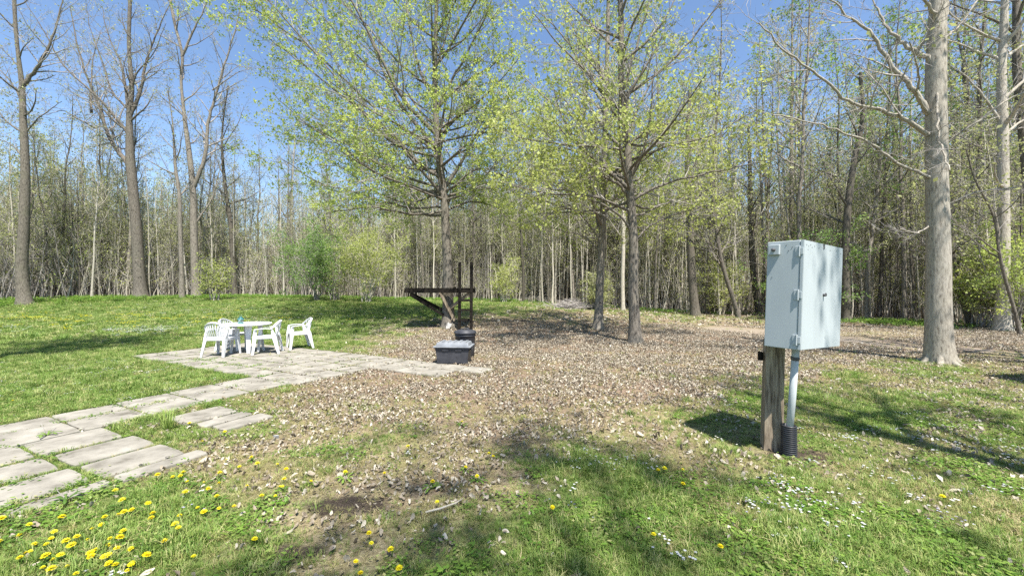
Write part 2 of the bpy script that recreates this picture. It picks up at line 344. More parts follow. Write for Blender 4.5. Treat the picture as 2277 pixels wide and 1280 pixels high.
def wedge(n, d0, d1, umax=1.42, power=1.0):
    y = np.sqrt(rng.uniform(d0**2, d1**2, n)); x = y*rng.uniform(-umax, umax, n); return x, y
# pavers occupancy
PAV = []
def in_pavers(x, y, m=0.0):
    a = x*E1[0]+y*E1[1]; b = x*E2[0]+y*E2[1]; r = np.zeros(np.shape(x), bool)
    for (a0,a1,b0,b1) in PAV: r |= (a > a0-m)&(a < a1+m)&(b > b0-m)&(b < b1+m)
    return r
def jit(v): return v+rng.uniform(-.012,.012)
cw = .568
for i in range(11):
    for j in range(5):
        a1 = -6.18-i*cw; b0 = 4.17+j*.546
        PAV.append((a1-cw+.032, a1-.0, b0, b0+.517))
for i in range(4):
    for j in (3,4):
        if (i,j) == (3,3): continue
        a0 = -6.165+i*cw; b0 = 4.17+j*.546-.02
        PAV.append((a0, a0+cw-.016, b0+.02, b0+.54))
for k in range(8):
    b1 = 4.15-k*.602; PAV.append((-7.41,-6.925,b1-.592,b1)); PAV.append((-6.905,-6.32,b1-.592,b1-.004))
PAV += [(-6.295,-5.68,1.29,1.89),(-6.295,-5.69,.68,1.26),(-6.29,-5.72,.08,.66),(-6.29,-5.7,-.5,.04),(-5.63,-5.09,1.35,1.94),(-5.62,-5.15,.70,1.27),(-5.62,-5.1,.06,.64),
        (-5.05,-4.56,1.36,1.97),(-5.05,-4.58,.74,1.31),(-4.52,-4.33,1.42,2.05),(-4.51,-4.34,.78,1.38),
        (-6.0,-5.47,2.38,2.93),(-5.43,-5.2,2.42,2.96),(-5.15,-4.87,2.46,3.02)]
patio = empty('paver_patio', (0,0,0)); tag(patio, kind='structure')
patio['label'] = 'pale concrete pavers laid as a patio and a path across the lawn'
def paver_mesh(w_, h_, sd):
    r = random.Random(sd); s = MB(); n = 6; vt = []
    cx = [(-w_/2,-h_/2),(w_/2,-h_/2),(w_/2,h_/2),(-w_/2,h_/2)]; ring = []
    for k in range(4):
        a, b = cx[k], cx[(k+1)%4]
        for q in range(4):
            t = q/4; x = a[0]+(b[0]-a[0])*t; y = a[1]+(b[1]-a[1])*t; c = .014 if q == 0 else .0
            d = r.uniform(-.005,.003)+(-c); L = math.hypot(x, y); ring.append((x+x/L*d, y+y/L*d))
    m = len(ring); lo = [(x,y,-.04) for x,y in ring]; mid = [(x,y,.0) for x,y in ring]; top = [(x*.975,y*.975,.008+r.uniform(-.001,.001)) for x,y in ring]
    s.add(lo+mid+top+[(0,0,.0095)], [[i, (i+1)%m, m+(i+1)%m, m+i] for i in range(m)]+[[m+i, m+(i+1)%m, 2*m+(i+1)%m, 2*m+i] for i in range(m)])
    b0 = 0; s.f3.append(np.array([[2*m+i, 2*m+(i+1)%m, 3*m] for i in range(m)])); s.m3.append(np.zeros(m))
    return s.mesh('paver', [M['paver']], False)
pcache = {}
for (a0,a1,b0,b1) in PAV:
    key = (round(a1-a0,1), round(b1-b0,1), rng.integers(3))
    if key not in pcache: pcache[key] = paver_mesh(a1-a0, b1-b0, len(pcache))
    a = (a0+a1)/2; b = (b0+b1)/2; x = a*E1[0]+b*E2[0]; y = a*E1[1]+b*E2[1]
    o = obj('paver', pcache[key], patio)
    o.scale = (1,1,1)
    o.location = (x, y, gz(x,y)+.018+rng.uniform(-.004,.004)); o.rotation_euler = (rng.uniform(-.006,.006), rng.uniform(-.006,.006), math.atan2(E1[1],E1[0])+rng.uniform(-.012,.012))

def grass_proto(nb, L, spread, w_, bend, m, seed, broad=0):
    r = np.random.default_rng(seed); s = MB()
    for k in range(nb):
        a = r.uniform(0, 2*np.pi); d = r.uniform(0, spread)*np.array([math.cos(a), math.sin(a)]); a2 = a+r.normal(0,.9); o = np.array([math.cos(a2), math.sin(a2)])
        l = L*r.uniform(.45,1.1); b = bend*r.uniform(.3,1.3)*l; sd = np.array([-o[1], o[0], 0])*w_*r.uniform(.6,1.2)/2
        p0 = np.array([d[0],d[1],-.004]); p1 = p0+np.array([o[0]*b*.35, o[1]*b*.35, l*.6]); p2 = p0+np.array([o[0]*b, o[1]*b, l*(.95-.3*bend)])
        wm = 1.6 if broad else .8
        s.add([p0-sd, p0+sd, p1+sd*wm, p1-sd*wm, p2], [[0,1,2],[0,2,3],[3,2,4]])
    return s.mesh('grass', [m])
GCOL = protos('grass_tufts', [grass_proto(18,.075,.035,.004,.6,M['grass'],i) for i in range(4)]+[grass_proto(16,.055,.04,.0045,1.0,M['grass'],i+10) for i in range(2)]+[grass_proto(16,.06,.05,.0035,1.2,M['grass_dry'],20+i) for i in range(2)])
GFAR = protos('grass_tufts_far', [grass_proto(26,.09,.12,.009,.7,M['grass'],30+i) for i in range(3)]+[grass_proto(22,.07,.13,.008,1.1,M['grass_dry'],35)])
DRY = {}
def scatter_grass(name, col, n, d0, d1, sc0, nlush, ndry, thr, lab):
    x, y = wedge(n, d0, d1); G, L, S, P = cover(x, y)
    keep = (rng.random(n) < np.clip(G*1.1-L*.1-P*.7, .12, 1)**1.1*(1-.92*S)) & ~in_pavers(x, y, .012) & (y < edge(x,y)+1.0)
    x, y, G, L = x[keep], y[keep], G[keep], L[keep]; n = len(x)
    dry = rng.random(n) < np.clip((vnoise(x,y,.5,62)-.5)*.9+.08+(L-.1)*.9+ (.75-G)*.6, .03, .85)
    idx = np.where(dry, nlush+rng.integers(0, ndry, n), rng.integers(0, nlush, n))
    s = sc0*rng.uniform(.45,1.3,n)*(.5+.5*G)*(.55+.9*vnoise(x,y,.35,61))
    rot = np.stack([rng.normal(0,.15,n), rng.normal(0,.15,n), rng.uniform(0,6.28,n)],-1)
    scatter(name, col, np.stack([x,y,ground(x,y)],-1), rot, np.stack([s,s,s*rng.uniform(.7,1.1,n)],-1), idx, lab)
scatter_grass('near_grass', GCOL, 62000, 1.7, 5.5, 1.0, 6, 2, 0, 'short green grass in the foreground, thin and yellowing in places')
scatter_grass('lawn_grass', GCOL, 95000, 5.5, 12, 1.35, 6, 2, 0, 'mown green lawn beside the patio and under the post')
scatter_grass('far_grass', GFAR, 60000, 12, 31, 1.25, 3, 1, 0, 'green lawn running back to the edge of the wood')
x, y = wedge(90000, 1.7, 10); G, L, S, P = cover(x, y)
keep = (rng.random(90000) < np.clip(1.15-G, 0, .85)*(1-S)*np.clip(1.5-L*1.1,.1,1)*np.clip(vnoise(x,y,.4,81)*1.6+.1,0,1))&~in_pavers(x,y,.012)&(x/y > -1.0)
x, y = x[keep], y[keep]; n = len(x); s_ = rng.uniform(.3,.75,n)
scatter('dry_thatch', GCOL, np.stack([x,y,ground(x,y)],-1), np.stack([rng.normal(0,.3,n),rng.normal(0,.3,n),rng.uniform(0,6.28,n)],-1), np.stack([s_*1.25,s_*1.25,s_*.7],-1), np.where(rng.random(n)<.8, rng.integers(6,8,n), rng.integers(4,6,n)), 'thin straw-coloured turf between the paving and the cabinet')
# fallen leaves
def leaf_proto(L, W, curl, seed):
    r = np.random.default_rng(seed); s = MB(); n = 5; v = []; 
    for i in range(n):
        t = i/(n-1); wd = W*math.sin(math.pi*min(1,t*.92+.06))**.8*r.uniform(.75,1.15); x = (t-.5)*L; z = curl*L*(math.sin(t*3+seed))*.5
        v += [[x,-wd/2,z+curl*wd*r.uniform(.2,1.1)],[x,0,z],[x+r.uniform(-.1,.1)*L,wd/2,z+curl*wd*r.uniform(-.3,1.2)]]
    f = []
    for i in range(n-1):
        for k in (0,1): a = i*3+k; f.append([a,a+1,a+4,a+3])
    s.add(v, f); return s.mesh('leaf', [M['litter']], True)
LCOL = protos('fallen_leaf_shapes', [leaf_proto(.085,.045,.5,1),leaf_proto(.07,.05,.8,2),leaf_proto(.095,.04,.3,3),leaf_proto(.06,.045,1.0,4),leaf_proto(.075,.06,.6,5)])
def scatter_leaves(name, n, d0, d1, s0, lab):
    x, y = wedge(n, d0, d1); G, L, S, P = cover(x, y)
    pv = in_pavers(x, y)
    keep = (rng.random(n) < np.clip(L**1.5*.95-P*.85-S*.35, .0, 1)*np.clip(vnoise(x,y,.7,71)*1.3+vnoise(x,y,.22,72)*.9-.35, .12, 1))&(~pv | (rng.random(n) < .03))
    x, y = x[keep], y[keep]; pv = pv[keep]; n = len(x)
    rot = np.stack([rng.normal(0,.45,n), rng.normal(0,.45,n), rng.uniform(0,6.28,n)],-1); s = s0*rng.uniform(.4,1.35,n)*np.where(rng.random(n)<.05,1.6,1)
    scatter(name, LCOL, np.stack([x,y,ground(x,y)+.012+.02*pv+rng.uniform(0,.02,n)],-1), rot, np.stack([s,s,s],-1), rng.integers(0,5,n), lab)
scatter_leaves('near_leaf_litter', 85000, 1.7, 6, .44, 'scattered pale brown fallen leaves among the foreground grass')
scatter_leaves('leaf_litter', 560000, 6, 17, .44, 'thick layer of pale brown fallen leaves under the trees')
scatter_leaves('wood_edge_leaf_litter', 110000, 17, 34, 1.25, 'brown leaf litter along the edge of the wood')
# small flowers
def flower_proto(m, seed, rad=.011, h=.05, k=5):
    r = np.random.default_rng(seed); s = MB()
    for q in range(7):
        c = np.array([r.normal(0,.06), r.normal(0,.06), h*r.uniform(.6,1.2)]); a0 = r.uniform(0,6)
        for p in range(k):
            a = a0+p*2*np.pi/k; d = np.array([math.cos(a), math.sin(a), .2]); e = np.array([-d[1], d[0], 0])*rad*.45
            s.add([c, c+d*rad*.6+e, c+d*rad*1.1, c+d*rad*.6-e], [[0,1,2,3]])
    return s.mesh('flower', [m])
WCOL = protos('small_flowers', [flower_proto(M['white_petal'],1),flower_proto(M['white_petal'],2),flower_proto(M['violet_petal'],3,.009,.045,4)])
x, y = wedge(9000, 1.8, 9); G, L, S, P = cover(x, y); px, py = proj(x, y)
dens = np.where((px > 1050)&(py > 900), .33, .04)*np.clip(vnoise(x,y,.6,31)*2.4-1.05, 0, 1)+np.where((px<450)&(py<900),.08,0)
keep = (rng.random(9000) < dens*G)&~in_pavers(x,y); x, y, px = x[keep], y[keep], px[keep]; n = len(x)
scatter('small_white_flowers', WCOL, np.stack([x,y,ground(x,y)],-1), np.stack([0*x,0*x,rng.uniform(0,6,n)],-1), np.ones((n,3))*.9, np.where(rng.random(n)<.85, rng.integers(0,2,n), 2), 'tiny white spring flowers dotted through the short grass')
def weed_proto(seed, m='leaf_herb'):
    r = np.random.default_rng(seed); s = MB()
    for k in range(16):
        c = np.array([r.normal(0,.045), r.normal(0,.045), r.uniform(.015,.04)]); d = norm(np.array([r.normal(), r.normal(), r.uniform(-.15,.25)])); e = norm(np.cross(d,[0,0,1]))*.008; l = r.uniform(.016,.032)
        s.add([c-d*l*.5, c+e, c+d*l*.6, c-e], [[0,1,2,3]])
    return s.mesh('weed', [M[m]])
BCOL = protos('lawn_weed_shapes', [weed_proto(1),weed_proto(2),weed_proto(3,'grass')])
x, y = wedge(30000, 1.7, 9); G, L, S, P = cover(x, y); keep = (rng.random(30000) < np.clip(vnoise(x,y,.45,63)*2.2-.8,0,1)*np.clip(G*1.6-.45,0,1)*(1-S))&~in_pavers(x,y,-.02); x, y = x[keep], y[keep]; n = len(x)
s_ = rng.uniform(.6,1.4,n); scatter('lawn_weeds', BCOL, np.stack([x,y,ground(x,y)],-1), np.stack([0*x,0*x,rng.uniform(0,6,n)],-1), np.stack([s_,s_,s_],-1), rng.integers(0,3,n), 'small broad-leaved weeds matted among the grass blades')
YCOL = protos('far_flower_heads', [flower_proto(M['petal'],5,.022,.07,6), flower_proto(M['white_petal'],6,.018,.06,5)])
x, y = wedge(16000, 10, 26); px, py = proj(x, y); n = len(x)
dy_ = np.exp(-((px-150)/330)**2-((py-712)/14)**2)*.5; dw = np.exp(-((px-260)/260)**2-((py-735)/9)**2)+np.exp(-((px-480)/260)**2-((py-700)/22)**2)*.5
dw *= np.clip(vnoise(x,y,1.2,33)*2-.6,0,1); r_ = rng.random(n); keep = ((r_ < dy_*.5)|(r_ < dw))&~in_pavers(x,y); idx = np.where(r_ < dy_*.5, 0, 1)[keep]; x, y = x[keep], y[keep]; n = len(x)
scatter('far_lawn_flowers', YCOL, np.stack([x,y,ground(x,y)],-1), np.stack([0*x,0*x,rng.uniform(0,6,n)],-1), np.ones((n,3))*1.3, idx, 'dandelions and white clover sprinkled over the far lawn')
# herb layer at the wood's edge
def herb_proto(seed, nl=26, hgt=.28):
    r = np.random.default_rng(seed); s = MB()
    for k in range(nl):
        c = np.array([r.normal(0,.13), r.normal(0,.13), r.uniform(.05,hgt)]); d = norm(np.array([r.normal(), r.normal(), r.uniform(-.2,.5)])); e = norm(np.cross(d,[0,0,1]))*.035; l = r.uniform(.06,.12)
        s.add([c-d*l*.5, c+e, c+d*l*.6, c-e], [[0,1,2,3]])
    return s.mesh('herb', [M['leaf_herb']])
HCOL = protos('herb_clumps', [herb_proto(i) for i in range(4)])
n = 30000; u = rng.uniform(-1.45,1.45,n); d = np.interp(u, EU, ED)+rng.uniform(-1.6,14,n)**1.0; x = u*d; y = d
k_ = np.clip(vnoise(x,y,2.4,41)*2.6-.75+np.where(u<.1,.3,np.where(u<.55,-.35,-.75)), .0, 1)*np.exp(-np.clip(d-np.interp(u,EU,ED),0,99)/np.where(u<.1,3.2,5)); keep = rng.random(n) < k_; x, y = x[keep], y[keep]; n = len(x)
s_ = rng.uniform(.35,1.3,n)*.72
scatter('woodland_herbs', HCOL, np.stack([x,y,ground(x,y)],-1), np.stack([0*x,0*x,rng.uniform(0,6,n)],-1), np.stack([s_,s_,s_],-1), rng.integers(0,4,n), 'low bright green herbs carpeting the edge of the wood')

# ------------------------------------------------------------------ trees
class Tree:
    def __init__(s, seed): s.r = np.random.default_rng(seed); s.paths = []; s.tw = []   # path: (pts, rad, level)
    def path(s, p, d, L, r0, r1, n, wig, upt, level):
        pts = [np.asarray(p,float)]; d = norm(d)
        for i in range(n):
            d = norm(d+s.r.normal(0,wig,3)+np.array([0,0,upt])); pts.append(pts[-1]+d*L/n)
        pts = np.array(pts); rad = np.linspace(r0, r1, n+1); s.paths.append((pts, rad, level)); return pts, rad
    def fixed(s, pts, r0, r1, level, sub=4, wob=.0):
        pts = np.asarray(pts,float); m = len(pts); t = np.linspace(0, m-1, (m-1)*sub+1)
        # catmull-rom
        P = np.concatenate([[2*pts[0]-pts[1]], pts, [2*pts[-1]-pts[-2]]]); out = []
        for q in t:
            i = min(int(q), m-2); f = q-i; a,b,c,d = P[i],P[i+1],P[i+2],P[i+3]
            out.append(.5*((2*b)+(-a+c)*f+(2*a-5*b+4*c-d)*f*f+(-a+3*b-3*c+d)*f**3))
        out = np.array(out)+ (s.r.normal(0,wob,(len(t),3)) if wob else 0); tt = np.linspace(0,1,len(t))
        rad = r0+(r1-r0)*tt**.8; s.paths.append((out, rad, level)); return out, rad
    def sprout(s, pts, rad, level, n, t0, t1, ang, Lf, wig=.12, upt=.06, maxl=3, kids=(7,6,5), prefer=None, rmul=.55, power=1.0):
        m = len(pts)-1
        for k in range(n):
            t = t0+(t1-t0)*((k+s.r.random())/n)**power; q = t*m; i = min(int(q), m-1); f = q-i
            p = pts[i]*(1-f)+pts[i+1]*f; r0 = (rad[i]*(1-f)+rad[i+1]*f)*rmul; tg = norm(pts[i+1]-pts[i])
            a = s.r.uniform(0, 2*np.pi) if prefer is None else prefer+s.r.normal(0,.9)
            if level == 1 and prefer is None: a = k*2.4+s.r.normal(0,.4)
            rf = np.array([1,0,0]) if abs(tg[0]) < .8 else np.array([0,1.,0]); uu = norm(np.cross(tg, rf)); ww = np.cross(tg, uu)
            th = R(s.r.uniform(*ang)); dr = tg*math.cos(th)+math.sin(th)*(math.cos(a)*uu+math.sin(a)*ww)
            if tg[2] < .6 and dr[2] < -.35: dr[2] *= .3
            L = Lf(t)*s.r.uniform(.7,1.25); r0 = min(r0, L*.022+.008)
            a_, b_ = s.path(p, dr, L, r0, max(r0*.25,.004), 6 if level == 1 else 4, wig, upt, level)
            if level < maxl: s.sprout(a_, b_, level+1, kids[level-1], .25, .98, (28,62), lambda t_, L=L: L*.5*(1.15-.65*t_), wig*1.15, upt*.7, maxl, kids)
    def twigs(s, per_m, Lt, minlevel=2, w_=.012, droop=0):
        B = []; D = []
        for pts, rad, lv in s.paths:
            if lv < minlevel: continue
            seg = pts[1:]-pts[:-1]; L = np.linalg.norm(seg,axis=1).sum(); n = s.r.poisson(L*per_m)+1
            t = s.r.uniform(.15,1,n)*(len(pts)-1); t[-1] = len(pts)-1.001; i = t.astype(int).clip(0,len(pts)-2); f = (t-i)[:,None]
            B.append(pts[i]*(1-f)+pts[i+1]*f); tg = norm(seg[i]); D.append(norm(tg*.9+s.r.normal(0,.62,(n,3))+np.array([0,0,.15-droop])))
        B = np.concatenate(B); D = np.concatenate(D); L = Lt*s.r.uniform(.4,1.3,len(B))[:,None]; T = B+D*L
        s.tip = T; s.tipd = D; e = norm(np.cross(D, s.r.normal(0,1,(len(B),3))))*w_/2
        s.tw.append((B-e, B+e, T))
        # forks
        B2 = B+D*L*.55; D2 = norm(D+s.r.normal(0,.7,B.shape)); T2 = B2+D2*L*.6; s.tw.append((B2-e*.7, B2+e*.7, T2)); s.tip = np.concatenate([T, T2])
    def leaves(s, frac, per, size, m=None, zr=None, fold=.0, spread=.07, drop=.02, sel=None):
        T = s.tip; pr = np.full(len(T), frac) if sel is None else frac*sel(T)
        T = T[s.r.random(len(T)) < pr]; n = len(T)*per; c = np.repeat(T, per, 0)+s.r.normal(0,spread,(n,3))-np.array([0,0,drop])
        d = norm(s.r.normal(0,1,(n,3))+np.array([0,0,-.35])); e = norm(np.cross(d, s.r.normal(0,1,(n,3)))); l = size*s.r.uniform(.6,1.3,n)[:,None]
        v = np.stack([c, c+d*l*.45+e*l*.36, c+d*l, c+d*l*.45-e*l*.36], 1).reshape(-1,3); s.lv = (v, np.arange(n*4).reshape(n,4)); return s
    def wood(s, mats, name='trunk', levels=(0,1,2,3), minr=0, sides=(12,7,4,3), flare=1.0):
        mb = MB()
        for pts, rad, lv in s.paths:
            if lv in levels:
                if lv == 0 and flare > 1 and pts[0][2] < .5:
                    hh = pts[:,2]-pts[0][2]; rad = rad*(1+(flare-1)*np.exp(-hh/.28))
                mb.tube(pts, rad, sides[min(lv,3)], 0, cap=False)
        return mb.mesh(name, mats)
    def crown(s, mats, name='crown', levels=(2,3)):
        mb = MB()
        for pts, rad, lv in s.paths:
            if lv in levels: mb.tube(pts, rad, 3, 0, cap=False)
        for a, b, c in s.tw:
            v = np.stack([a,b,c],1).reshape(-1,3); mb.add(v, np.arange(len(v)).reshape(-1,3), 0)
        if hasattr(s,'lv'): mb.add(s.lv[0], s.lv[1], 1)
        return mb.mesh(name, mats)
def place_tree(name, t, base, wood, twig, leaf, label, cat='tree', group=None, flare=1.5, wl=(0,1), cl=(2,3), sides=(14,8,4,3)):
    e = empty(name, base); tag(e, label, cat, group)
    b = np.asarray(base,float); t.paths = [(p-b, r_, l_) for p, r_, l_ in t.paths]; t.tw = [(a-b,b_-b,c-b) for a,b_,c in t.tw]
    if hasattr(t,'lv'): t.lv = (t.lv[0]-b, t.lv[1])
    obj('trunk', t.wood([wood], 'trunk', wl, flare=flare, sides=sides), e); obj('crown', t.crown([twig, leaf], 'crown', cl), e)
    return e
def knobby(t, k=.05, seed=0):
    p, r_, l_ = t.paths[0]; rr = np.random.default_rng(seed); t.paths[0] = (p, r_*(1+rr.normal(0,k,len(r_))), l_)

# A: leafy maple with the platform
bA = at(998,728); D = bA.y
t = Tree(1); pts = [(998,731),(996,690),(995,600),(990,500),(986,430),(974,340),(968,250),(966,150),(968,60),(972,-60),(975,-200),(972,-330)]
tr, rd = t.fixed([up(a,b,D) for a,b in pts], .30, .05, 0, 4); rd[:] = np.interp(tr[:,2], [0,1,4,8,12,17],[.26,.22,.17,.12,.08,.03])
for i, (l_, dz) in enumerate([([(985,440),(940,425),(850,395),(760,330),(690,290)],-1.2),([(990,478),(930,470),(850,440),(770,430)],1.5),([(983,400),(930,360),(860,290),(790,240),(700,170),(620,110)],-.8),
        ([(972,330),(920,270),(870,200),(830,110),(790,20),(760,-80)],1.0),([(970,300),(900,230),(850,130),(800,30),(775,-60)],-2),([(986,430),(1020,410),(1060,385),(1110,400),(1160,420)],-1.),
        ([(980,370),(1020,330),(1080,300),(1140,250),(1180,190)],1.5),([(968,250),(1000,200),(1040,150),(1090,60),(1120,-30)],-1.5),([(990,470),(1040,440),(1090,440),(1150,470)],2),([(968,230),(930,150),(905,50),(890,-60)],.5),
        ([(975,330),(900,310),(800,260),(700,235),(600,190)],2.5),([(967,150),(990,60),(1010,-60)],.5),([(985,420),(900,440),(800,400),(700,330),(600,300)],3.5),([(975,350),(880,330),(760,190),(640,60)],-3),
        ([(968,200),(880,120),(760,-20),(650,-120)],2.),([(989,462),(900,458),(800,430),(700,400),(620,350)],.2),([(986,420),(880,380),(760,310),(650,250),(560,170)],1.2),([(988,445),(1060,430),(1140,400),(1200,340)],-2.2),([(975,340),(840,250),(720,140),(600,60),(540,0)],-1.4),
        ([(972,300),(1060,240),(1130,150),(1190,80)],3),([(985,470),(930,485),(860,480),(790,500)],-2.4),([(968,150),(1060,60),(1150,-60)],-2.5),([(970,260),(820,150),(700,20),(600,-60)],0)]):
    q = [up(a,b,D)+np.array([0,dz*k/(len(l_)-1),0]) for k,(a,b) in enumerate(l_)]; r0 = [.075,.06,.085,.1,.09,.06,.06,.07,.045,.06,.06,.05,.05,.06,.06,.05,.06,.05,.05,.04,.06,.05,.035][i] if i < 23 else .06
    a_, b_ = t.fixed(q, r0, .014, 1, 4, .02); Lb = np.linalg.norm(a_[-1]-a_[0])
    t.sprout(a_, b_, 2, 12, .15, 1, (25,60), lambda t_, L=Lb: L*.42*(1.1-.55*t_), .12, .05, 3, (8,6,5))
i0 = int(np.searchsorted(tr[:,2], 4.6)); i1 = int(np.searchsorted(tr[:,2], 8.2)); t.sprout(tr[i0:i1], np.minimum(rd[i0:i1],.055), 1, 14, 0, 1, (65,92), lambda q: 4.2, .09, .02, 3, (9,6,4), rmul=.9)
t.sprout(tr, rd, 1, 20, .3, .98, (40,70), lambda q: 4.0*(1.25-q), .1, .08, 3, (7,5,4))
t.twigs(3.6, .34, 2, .011)
t.leaves(.36, 8, .08, spread=.05)
place_tree('maple_tree', t, bA, M['bark_grey'], M['twig'], M['leaf_maple'], 'broad maple in bright yellow-green new leaf with the timber platform round its trunk', sides=(16,8,4,3))

# B: pair of trees centre right
def hero(px, seed, trunkpx, radii, limbs, label, wood='bark_grey', leaf='leaf_yellow', nl=14, lf=.4, leafn=5, sel=None, t0=.3, tw=2.4, name='maple_tree', ls=.1, extra=None, flare=1.6, Ll=3.5, base=None, band=None):
    b = at(*px) if base is None else base; D = b.y; t = Tree(seed)
    tr, rd = t.fixed([up(a,c,D) for a,c in trunkpx], .2, .04, 0, 5); rd[:] = np.interp(tr[:,2]-b.z, radii[0], radii[1])
    for l_, dz, r0 in limbs:
        q = [up(a,c,D)+np.array([0,dz*k/(len(l_)-1),0]) for k,(a,c) in enumerate(l_)]
        a_, b_ = t.fixed(q, r0, max(.012, r0*.15), 1, 5, .015); Lb = np.linalg.norm(a_[-1]-a_[0])
        t.sprout(a_, b_, 2, max(5,int(Lb*2.2)), .12, 1, (28,62), lambda t_, L=Lb: min(L*.4,2.6)*(1.15-.6*t_), .13, .05, 3, (6,5,4))
    if name == 'bare_tree' and base is bC:
        for k in range(7):
            a = k*.9+.3; dv = np.array([math.cos(a), math.sin(a), 0]); bb = np.array(b); t.fixed([bb+dv*.09+[0,0,.5], bb+dv*.17+[0,0,.2], bb+dv*.28+[0,0,.02], bb+dv*(.46+.1*(k%3))+[0,0,-.09]], .12, .04, 1, 4)
    if band:
        hz = tr[:,2]-b.z; i0 = int(np.searchsorted(hz, band[0])); i1 = int(np.searchsorted(hz, band[1])); t.sprout(tr[i0:i1+1], np.minimum(rd[i0:i1+1], .05), 1, band[2], 0, 1, (70,95), lambda q: band[3], .1, .015, 3, (9,6,4), rmul=.9)
    if nl: t.sprout(tr, rd, 1, nl, t0, .98, (38,68), lambda q: Ll*(1.3-q), .11, .09, 3, (7,5,4))
    t.twigs(tw, .34, 2, .011)
    if lf: t.leaves(lf, leafn, ls, spread=.07, sel=sel)
    return place_tree(name, t, b, M[wood], M['twig'], M[leaf], label, flare=flare)
low = lambda T: np.where(T[:,2] < 6.6, 2.0, .8)
hero((1411,762), 3, [(1412,766),(1410,700),(1407,640),(1409,560),(1405,480),(1400,420),(1395,340),(1390,260),(1382,180),(1382,80),(1380,-20),(1378,-150)], ([0,2,4,7,11],[.175,.148,.125,.105,.075]),
     [([(1400,400),(1340,350),(1260,300),(1190,290)],1.6,.045),([(1397,360),(1460,340),(1540,330),(1620,290)],-1.4,.045),([(1408,540),(1450,500),(1520,470),(1590,450),(1650,460)],.6,.035),([(1403,440),(1360,405),(1300,400),(1230,420),(1170,400)],-.8,.05),([(1404,450),(1450,420),(1520,400),(1600,385),(1690,370)],-.6,.05),([(1395,325),(1450,280),(1530,260),(1600,240)],.5,.05),
      ([(1385,215),(1440,180),(1500,130),(1560,60),(1610,0)],-.5,.06),([(1405,480),(1440,470),(1500,440),(1560,420)],1,.035),([(1388,260),(1330,200),(1250,130),(1180,60)],-.7,.055),([(1380,120),(1330,50),(1270,-30)],.6,.05),([(1407,520),(1370,480),(1310,455),(1250,440),(1200,440)],-1.2,.045),
      ([(1402,470),(1330,430),(1260,380),(1190,360)],.8,.04),([(1385,200),(1430,60),(1460,-40)],.3,.05)],
     'nearer of the two close-set trunks right of the bin, mottled bark, yellow-green leaves', nl=16, lf=.2, sel=low, t0=.4, leafn=8, ls=.085, Ll=4.4, band=(3.6,6.2,11,3.6))
hero((1330,732), 4, [(1329,735),(1331,690),(1333,640),(1336,580),(1340,500),(1343,420),(1345,330),(1347,240),(1350,150),(1352,50),(1355,-80)], ([0,2,4,8,12],[.17,.15,.135,.105,.07]),
     [([(1343,270),(1300,262),(1250,230),(1200,180),(1150,120)],1,.08),([(1346,230),(1310,180),(1280,110),(1240,50),(1190,0)],.4,.07),([(1336,560),(1300,520),(1240,500),(1170,470)],1.5,.04),([(1338,540),(1280,470),(1200,430),(1120,420)],-.5,.04),([(1340,480),(1390,430),(1450,400),(1530,390)],2.,.04),([(1350,150),(1380,90),(1400,0)],1,.05),
      ([(1343,420),(1290,390),(1220,330),(1160,330)],2,.05),([(1348,180),(1290,60),(1250,-40)],1,.06)],
     'farther of the two close-set trunks right of the bin, smooth grey and slightly bent', nl=16, lf=.2, leafn=8, ls=.088, t0=.35, Ll=4.2, band=(4,7,8,3.6), wood='bark_grey', leaf='leaf_maple')

# C: big bare tree right
bC = at(2088,808)
hero(None, 5, [(2090,812),(2087,770),(2086,700),(2087,600),(2086,500),(2084,400),(2084,300),(2083,200),(2085,110),(2088,40),(2095,-30),(2105,-120)], ([0,1.5,4,6.5,8,11],[.235,.205,.185,.17,.14,.09]),
     [([(2070,395),(1990,362),(1930,325),(1860,300),(1780,280),(1700,268)],-.3,.034),([(2066,298),(2000,268),(1930,250),(1860,238),(1790,190),(1720,150),(1650,90)],-.6,.05),
      ([(2066,250),(2040,215),(1990,165),(1950,110),(1915,70),(1860,35),(1815,-10)],-.2,.062),([(2072,130),(2030,100),(2000,60),(1985,20),(1970,-30)],.3,.055),([(2084,60),(2060,35),(2020,15),(1980,-15)],-.5,.05),
      ([(2080,130),(2110,85),(2150,50),(2190,10),(2230,-40)],.4,.04),([(2060,250),(2000,235),(1960,210),(1900,170)],-1.2,.03),([(2086,330),(2130,290),(2190,240),(2277,200)],-.8,.03),
      ([(2086,470),(2130,440),(2200,430),(2280,440)],-.6,.02),([(2068,500),(2020,520),(1960,515)],-.4,.015),([(2085,60),(2120,20),(2140,-60)],.2,.09),([(2080,180),(2050,280),(2020,350),(2000,410)],-1.0,.025)],
     'large smooth-barked bare tree standing nearest on the right behind the cabinet', wood='bark_smooth', nl=0, lf=.05, tw=1.5, base=bC, name='bare_tree', leafn=2, leaf='leaf_olive', flare=1.3)
hero((2232,735), 6, [(2228,742),(2230,640),(2232,520),(2232,400),(2232,280),(2230,160),(2236,60),(2240,-60),(2240,-200)], ([0,3,8,14],[.22,.18,.155,.10]),
     [([(2228,270),(2180,200),(2130,150)],0,.06),([(2232,90),(2180,70),(2110,20),(2080,-40)],0,.06),([(2234,130),(2290,90),(2340,40)],0,.07),([(2230,300),(2290,260),(2350,240)],0,.06),([(2232,420),(2180,400),(2140,340)],-1,.05)],
     'tall grey trunk at the right edge of the photo, beyond the big bare tree', wood='bark_smooth', nl=8, lf=.25, t0=.35, name='bare_tree', leaf='leaf_olive')
